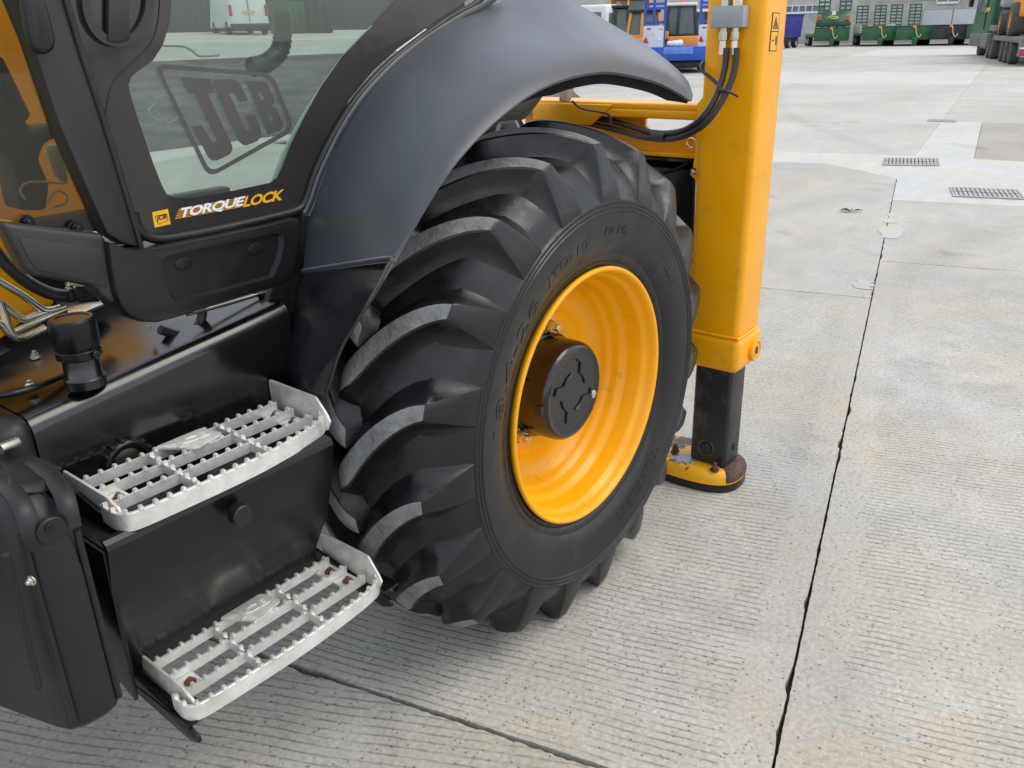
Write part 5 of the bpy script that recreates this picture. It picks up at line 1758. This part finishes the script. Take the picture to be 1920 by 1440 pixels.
# white lorry cab
d = (fw + rt * ((1117 - 960) / FPX) - up * ((60 - 720) / FPX))
d = Vector((d.x, d.y, 0)).normalized()
o = Vector((CAM.x, CAM.y, 0)) + d * 45
t = tag(empty('white_lorry', o, math.atan2(d.y, d.x) - 0.5), 'white lorry cab above the mudguard at the far side', 'lorry')
hexa('lorry_cab', [(-1.0, -1.1, .5), (1.2, -1.1, .5), (1.2, 1.1, .5), (-1.0, 1.1, .5), (-.95, -1.05, 2.72), (.9, -1.05, 2.72), (.9, 1.05, 2.72), (-.95, 1.05, 2.72)], WVAN, t, 0.12, 3)
hexa('side_window', [(-.75, -1.12, 1.55), (.75, -1.12, 1.55), (.75, -1.0, 1.55), (-.75, -1.0, 1.55), (-.65, -1.10, 2.35), (.5, -1.10, 2.35), (.5, -1.0, 2.35), (-.65, -1.0, 2.35)], CGL, t, 0.03)
hexa('rear_window', [(-1.02, -.8, 1.6), (-.9, -.8, 1.6), (-.9, .8, 1.6), (-1.02, .8, 1.6), (-1.0, -.8, 2.4), (-.9, -.8, 2.4), (-.9, .8, 2.4), (-1.0, .8, 2.4)], CGL, t, 0.03)
hexa('mirror', [(.7, -1.35, 1.5), (.85, -1.35, 1.5), (.85, -1.2, 1.5), (.7, -1.2, 1.5), (.7, -1.35, 2.0), (.85, -1.35, 2.0), (.85, -1.2, 2.0), (.7, -1.2, 2.0)], ORG, t, 0.03)
for yv in (-.95, .95):
    wheel('wheel', .5, yv, .45, .45, .3, BTY, t, -1 if yv < 0 else 1)
box('load_bed', -4.2, -1.2, -1.1, 1.1, .7, 1.1, DKC, t, 0.03)
# black bucket lying in the yard
p = P(1104, 158, Z=0)
t = tag(empty('loader_bucket', (p.x, p.y, 0), 0.6), 'black loader bucket lying on the yard under the mudguard arch', 'bucket')
prf = [(0, 0.02), (.9, 0.0), (1.05, .12), (1.1, .45), (.95, .75), (.7, .85), (.68, .80), (.90, .70), (1.02, .44), (.97, .16), (.86, .06), (0, .06)]
prism('bucket_shell', [Vector((x, -1.0, z)) for x, z in prf], (0, 2.4, 0), TAR, t, 0.01)
for yv in (-1.02, 1.40):
    prism('side_plate', [Vector((x, yv, z)) for x, z in ((0, 0.0), (1.0, 0.0), (1.08, .45), (.7, .85))], (0, .04, 0), TAR, t, 0.01)
prism('worn_edge', [Vector((x, -1.03, z)) for x, z in ((-.14, .0), (.0, .0), (.0, .06))], (0, 2.46, 0), GREYB, t, 0)

# ---- green lorry with low loader on the right
pa, pb = P(1832, 104, Z=0), P(1893, 122, Z=0)
dv = (pa - pb)
TL = dv.length
tr = tag(empty('green_lorry', (pa.x, pa.y, 0), math.atan2(dv.y, dv.x)), 'dusty green lorry with a low loader at the right edge', 'lorry')
# local: +x to the front of the lorry, y<0 is its right side (away), wheels on the near line y=0
cab = empty('lorry_cab', (0, 0, 0), R(13), parent=tr)
hexa('cab_shell', [(-1.25, -2.45, 1.05), (1.35, -2.45, .75), (1.35, .05, .75), (-1.25, .05, 1.05), (-1.2, -2.4, 3.75), (1.0, -2.4, 3.7), (1.0, 0, 3.7), (-1.2, 0, 3.75)], GRN, cab, 0.10, 3)
hexa('side_window', [(-.35, .03, 2.05), (.85, .03, 1.95), (.85, .09, 1.95), (-.35, .09, 2.05), (-.3, .0, 2.95), (.7, .0, 2.9), (.7, .06, 2.9), (-.3, .06, 2.95)], CGL, cab, 0.02)
box('door_line', -.42, -.39, .045, .075, 1.2, 3.0, DKC, cab, 0)
box('grey_skirt', -1.25, 1.3, -2.45, .08, .42, 1.04, DRTY, cab, 0.05)
hexa('mirror', [(1.0, .22, 2.25), (1.2, .22, 2.25), (1.2, .42, 2.25), (1.0, .42, 2.25), (1.0, .22, 3.0), (1.2, .22, 3.0), (1.2, .42, 3.0), (1.0, .42, 3.0)], DKC, cab, 0.03)
box('rear_of_cab', -1.32, -1.26, -2.3, -.1, 1.5, 3.6, DGRN, cab, 0.02)
for i in range(4):
    box('sign_line', -.9 + .18 * i, -.78 + .18 * i, .055, .075, 2.02 - .05 * (i % 2), 2.18, YST, cab, 0)
box('side_tank', -3.3, -.75, -.35, .06, .38, 1.05, DRTY, tr, 0.08, 3)
box('lorry_chassis', -4.6, -1.0, -1.7, -.8, .75, 1.05, DKC, tr, 0.03)
for x in (0.15, -3.75, -4.95):
    wheel('wheel', x, -.17, .52, .52, .36, GTY, tr, 1, DRTY)
    wheel('wheel', x, -2.3, .52, .52, .36, GTY, tr, -1, DRTY)
for x in (0.15, -3.75):
    bm = bmesh.new()
    add_tube(bm, [Vector((x + .66 * math.cos(R(a)), -.15, .52 + .66 * math.sin(R(a)))) for a in range(10, 175, 15)], 0.05, 6)
    bm_obj('wheel_arch', bm, DRTY, tr)
box('goose_neck', -5.6, -3.2, -2.4, 0, 1.15, 1.4, DRTY, tr, 0.04)
box('low_deck', -13.0, -5.4, -2.5, .02, .80, 1.0, DRTY, tr, 0.04)
for x in (-8.2, -9.5, -10.8):
    wheel('wheel', x, -.17, .42, .42, .34, GTY, tr, 1, DRTY)
    wheel('wheel', x, -2.3, .42, .42, .34, GTY, tr, -1, DRTY)
box('rear_board', -13.06, -13.0, -2.5, .02, .35, 1.0, DRTY, tr, 0.01)
box('red_marker', -13.08, -13.06, -2.4, -.08, .38, .58, REDP, tr, 0)
box('red_marker', -13.08, -13.06, -2.4, -.08, .80, .94, REDP, tr, 0)
box('white_strip', -13.09, -13.06, -2.45, -.03, .60, .66, WINF, tr, 0)
# machine riding on it
dn_ = dv.normalized()
lm = tag(empty('carried_machine', (pa.x + dn_.x * 1.9 - dn_.y * .35, pa.y + dn_.y * 1.9 + dn_.x * .35, 0), math.atan2(dv.y, dv.x)), 'muddy yellow machine with big tyres carried on the green lorry', 'machine')
for x, r in ((-11.6, .62), (-8.6, .5)):
    wheel('wheel', x, -.55, 1.0 + r, r, .5, GTY, lm, 1, ORG)
    wheel('wheel', x, -2.0, 1.0 + r, r, .5, GTY, lm, -1, ORG)
hexa('body', [(-12.6, -1.9, 1.7), (-8.3, -1.7, 1.7), (-8.3, -.7, 1.7), (-12.6, -.5, 1.7), (-12.6, -1.9, 2.5), (-8.3, -1.7, 2.3), (-8.3, -.7, 2.3), (-12.6, -.5, 2.5)], ORG, lm, 0.08)
box('cab_frame', -11.5, -10.0, -1.9, -.5, 2.4, 3.8, CGL, lm, 0.06)
for x in (-11.5, -10.0):
    for y in (-1.9, -.5): box('cab_post', x - .06, x + .06, y - .06, y + .06, 2.4, 3.8, DKC, lm, 0.01)
hexa('dipper_arm', [(-7.4, -1.4, 1.2), (-7.0, -1.4, 1.2), (-7.0, -1.0, 1.2), (-7.4, -1.0, 1.2), (-8.0, -1.4, 4.2), (-7.5, -1.4, 4.2), (-7.5, -1.0, 4.2), (-8.0, -1.0, 4.2)], TAR, lm, 0.04)
cyl('ram_rod', (-7.7, -.9, 2.0), .06, 1.3, ZINC, lm, ax=(-.1, 0, 1))
hexa('bucket', [(-6.9, -1.7, 1.0), (-5.8, -1.7, 1.35), (-5.8, -.6, 1.35), (-6.9, -.6, 1.0), (-7.0, -1.7, 1.9), (-6.1, -1.7, 2.1), (-6.1, -.6, 2.1), (-7.0, -.6, 1.9)], RUST, lm, 0.08)
hexa('grey_engine_part', [(-6.6, -1.3, 2.1), (-5.7, -1.3, 2.2), (-5.7, -.5, 2.2), (-6.6, -.5, 2.1), (-6.5, -1.2, 2.9), (-5.9, -1.2, 3.0), (-5.9, -.6, 3.0), (-6.5, -.6, 2.9)], GREYB, lm, 0.12)

# ---- beyond the cab glass: rising tarmac lane, van, boxes
ramp = mesh('access_lane', [(-40, 11.6, 0.004), (17.5, 11.6, 0.004), (27.0, 21.0, 1.10), (-40, 21.0, 1.10)], [(0, 1, 2, 3)], TARM)
tag(ramp, 'dark tarmac lane rising beyond the machine', kind='structure')
VY = 36.0
pv = P(472, 66, Y=VY)
SL = (pv.z - 1.10) / (VY - 21.0)


def upz(y): return 1.10 + SL * (y - 21.0)


up_y = mesh('upper_yard', [(-60, 21.0, 1.10), (27.0, 21.0, 1.10), (44, 40, upz(40)), (44, 120, upz(40) + 1.0), (-60, 120, upz(40) + 1.0), (-60, 40, upz(40))], [(0, 1, 2, 5), (5, 2, 3, 4)], CF)
tag(up_y, 'pale upper yard seen through the cab glass', kind='structure')
vz = upz(VY)
vn = tag(empty('white_van', (pv.x, VY, vz), R(-22)), 'white van parked beyond the cab, seen through the door glass', 'van')
bm = bmesh.new()
add_hex(bm, [(-.95, 0, .35), (.95, 0, .35), (.95, 4.6, .35), (-.95, 4.6, .35), (-.88, .1, 2.25), (.88, .1, 2.25), (.88, 3.6, 2.25), (-.88, 3.6, 2.25)])
bev(bm, 0.12, 3)
bm_obj('van_body', bm, WVAN, vn)
box('rear_bumper', -.95, .95, -.08, .02, .30, .52, DKC, vn, 0.03)
for x in (-.86, .86):
    box('tail_lamp', x - .07, x + .07, -.03, .05, .85, 1.35, REDP, vn, 0.02)
    for y in (.8, 3.6): 
        lathe('wheel', [(.18, -.1), (.31, -.1), (.33, 0), (.31, .1), (.18, .1), (0, .06)], (x, y, .33), BTY, vn, ax=(1, 0, 0), n=20)
box('number_plate', -.28, .28, -.02, .01, .95, 1.08, YST, vn, 0)
box('door_seam', -.012, .012, .01, .055, .5, 1.95, DKC, vn, 0)
for px_, w_, h_, lb, mm in ((545, 1.6, 1.5, 'dark crate stack right of the white van', DGRN), (585, 2.2, 2.2, 'dark green container right of the crates beyond the glass', TEAL)):
    y_ = 37.0
    pq = P(px_, 55, Y=y_)
    c_ = tag(empty('storage_container', (pq.x, y_, upz(y_)), R(-30)), lb, 'container', 'dark containers beyond the cab glass')
    box('container_body', -w_ / 2, w_ / 2, 0, 1.6, 0, h_, mm, c_, 0.04)
    for i in range(5):
        box('body_rib', -w_ / 2 + w_ * (i + .3) / 5, -w_ / 2 + w_ * (i + .6) / 5, -.05, .0, .1, h_ - .1, mm, c_, 0.01)

# slatted boundary fence along the top of the upper yard
fe = tag(empty('boundary_fence', (0, 0, 0)), 'dark green slatted boundary fence seen at the top of the door glass', 'fence')
yq = 52.0
x_ = 18.0
while x_ < 60:
    box('fence_board', x_, x_ + .5, yq, yq + .06, upz(40), upz(40) + 3.4, TEAL, fe, 0.01)
    x_ += .508
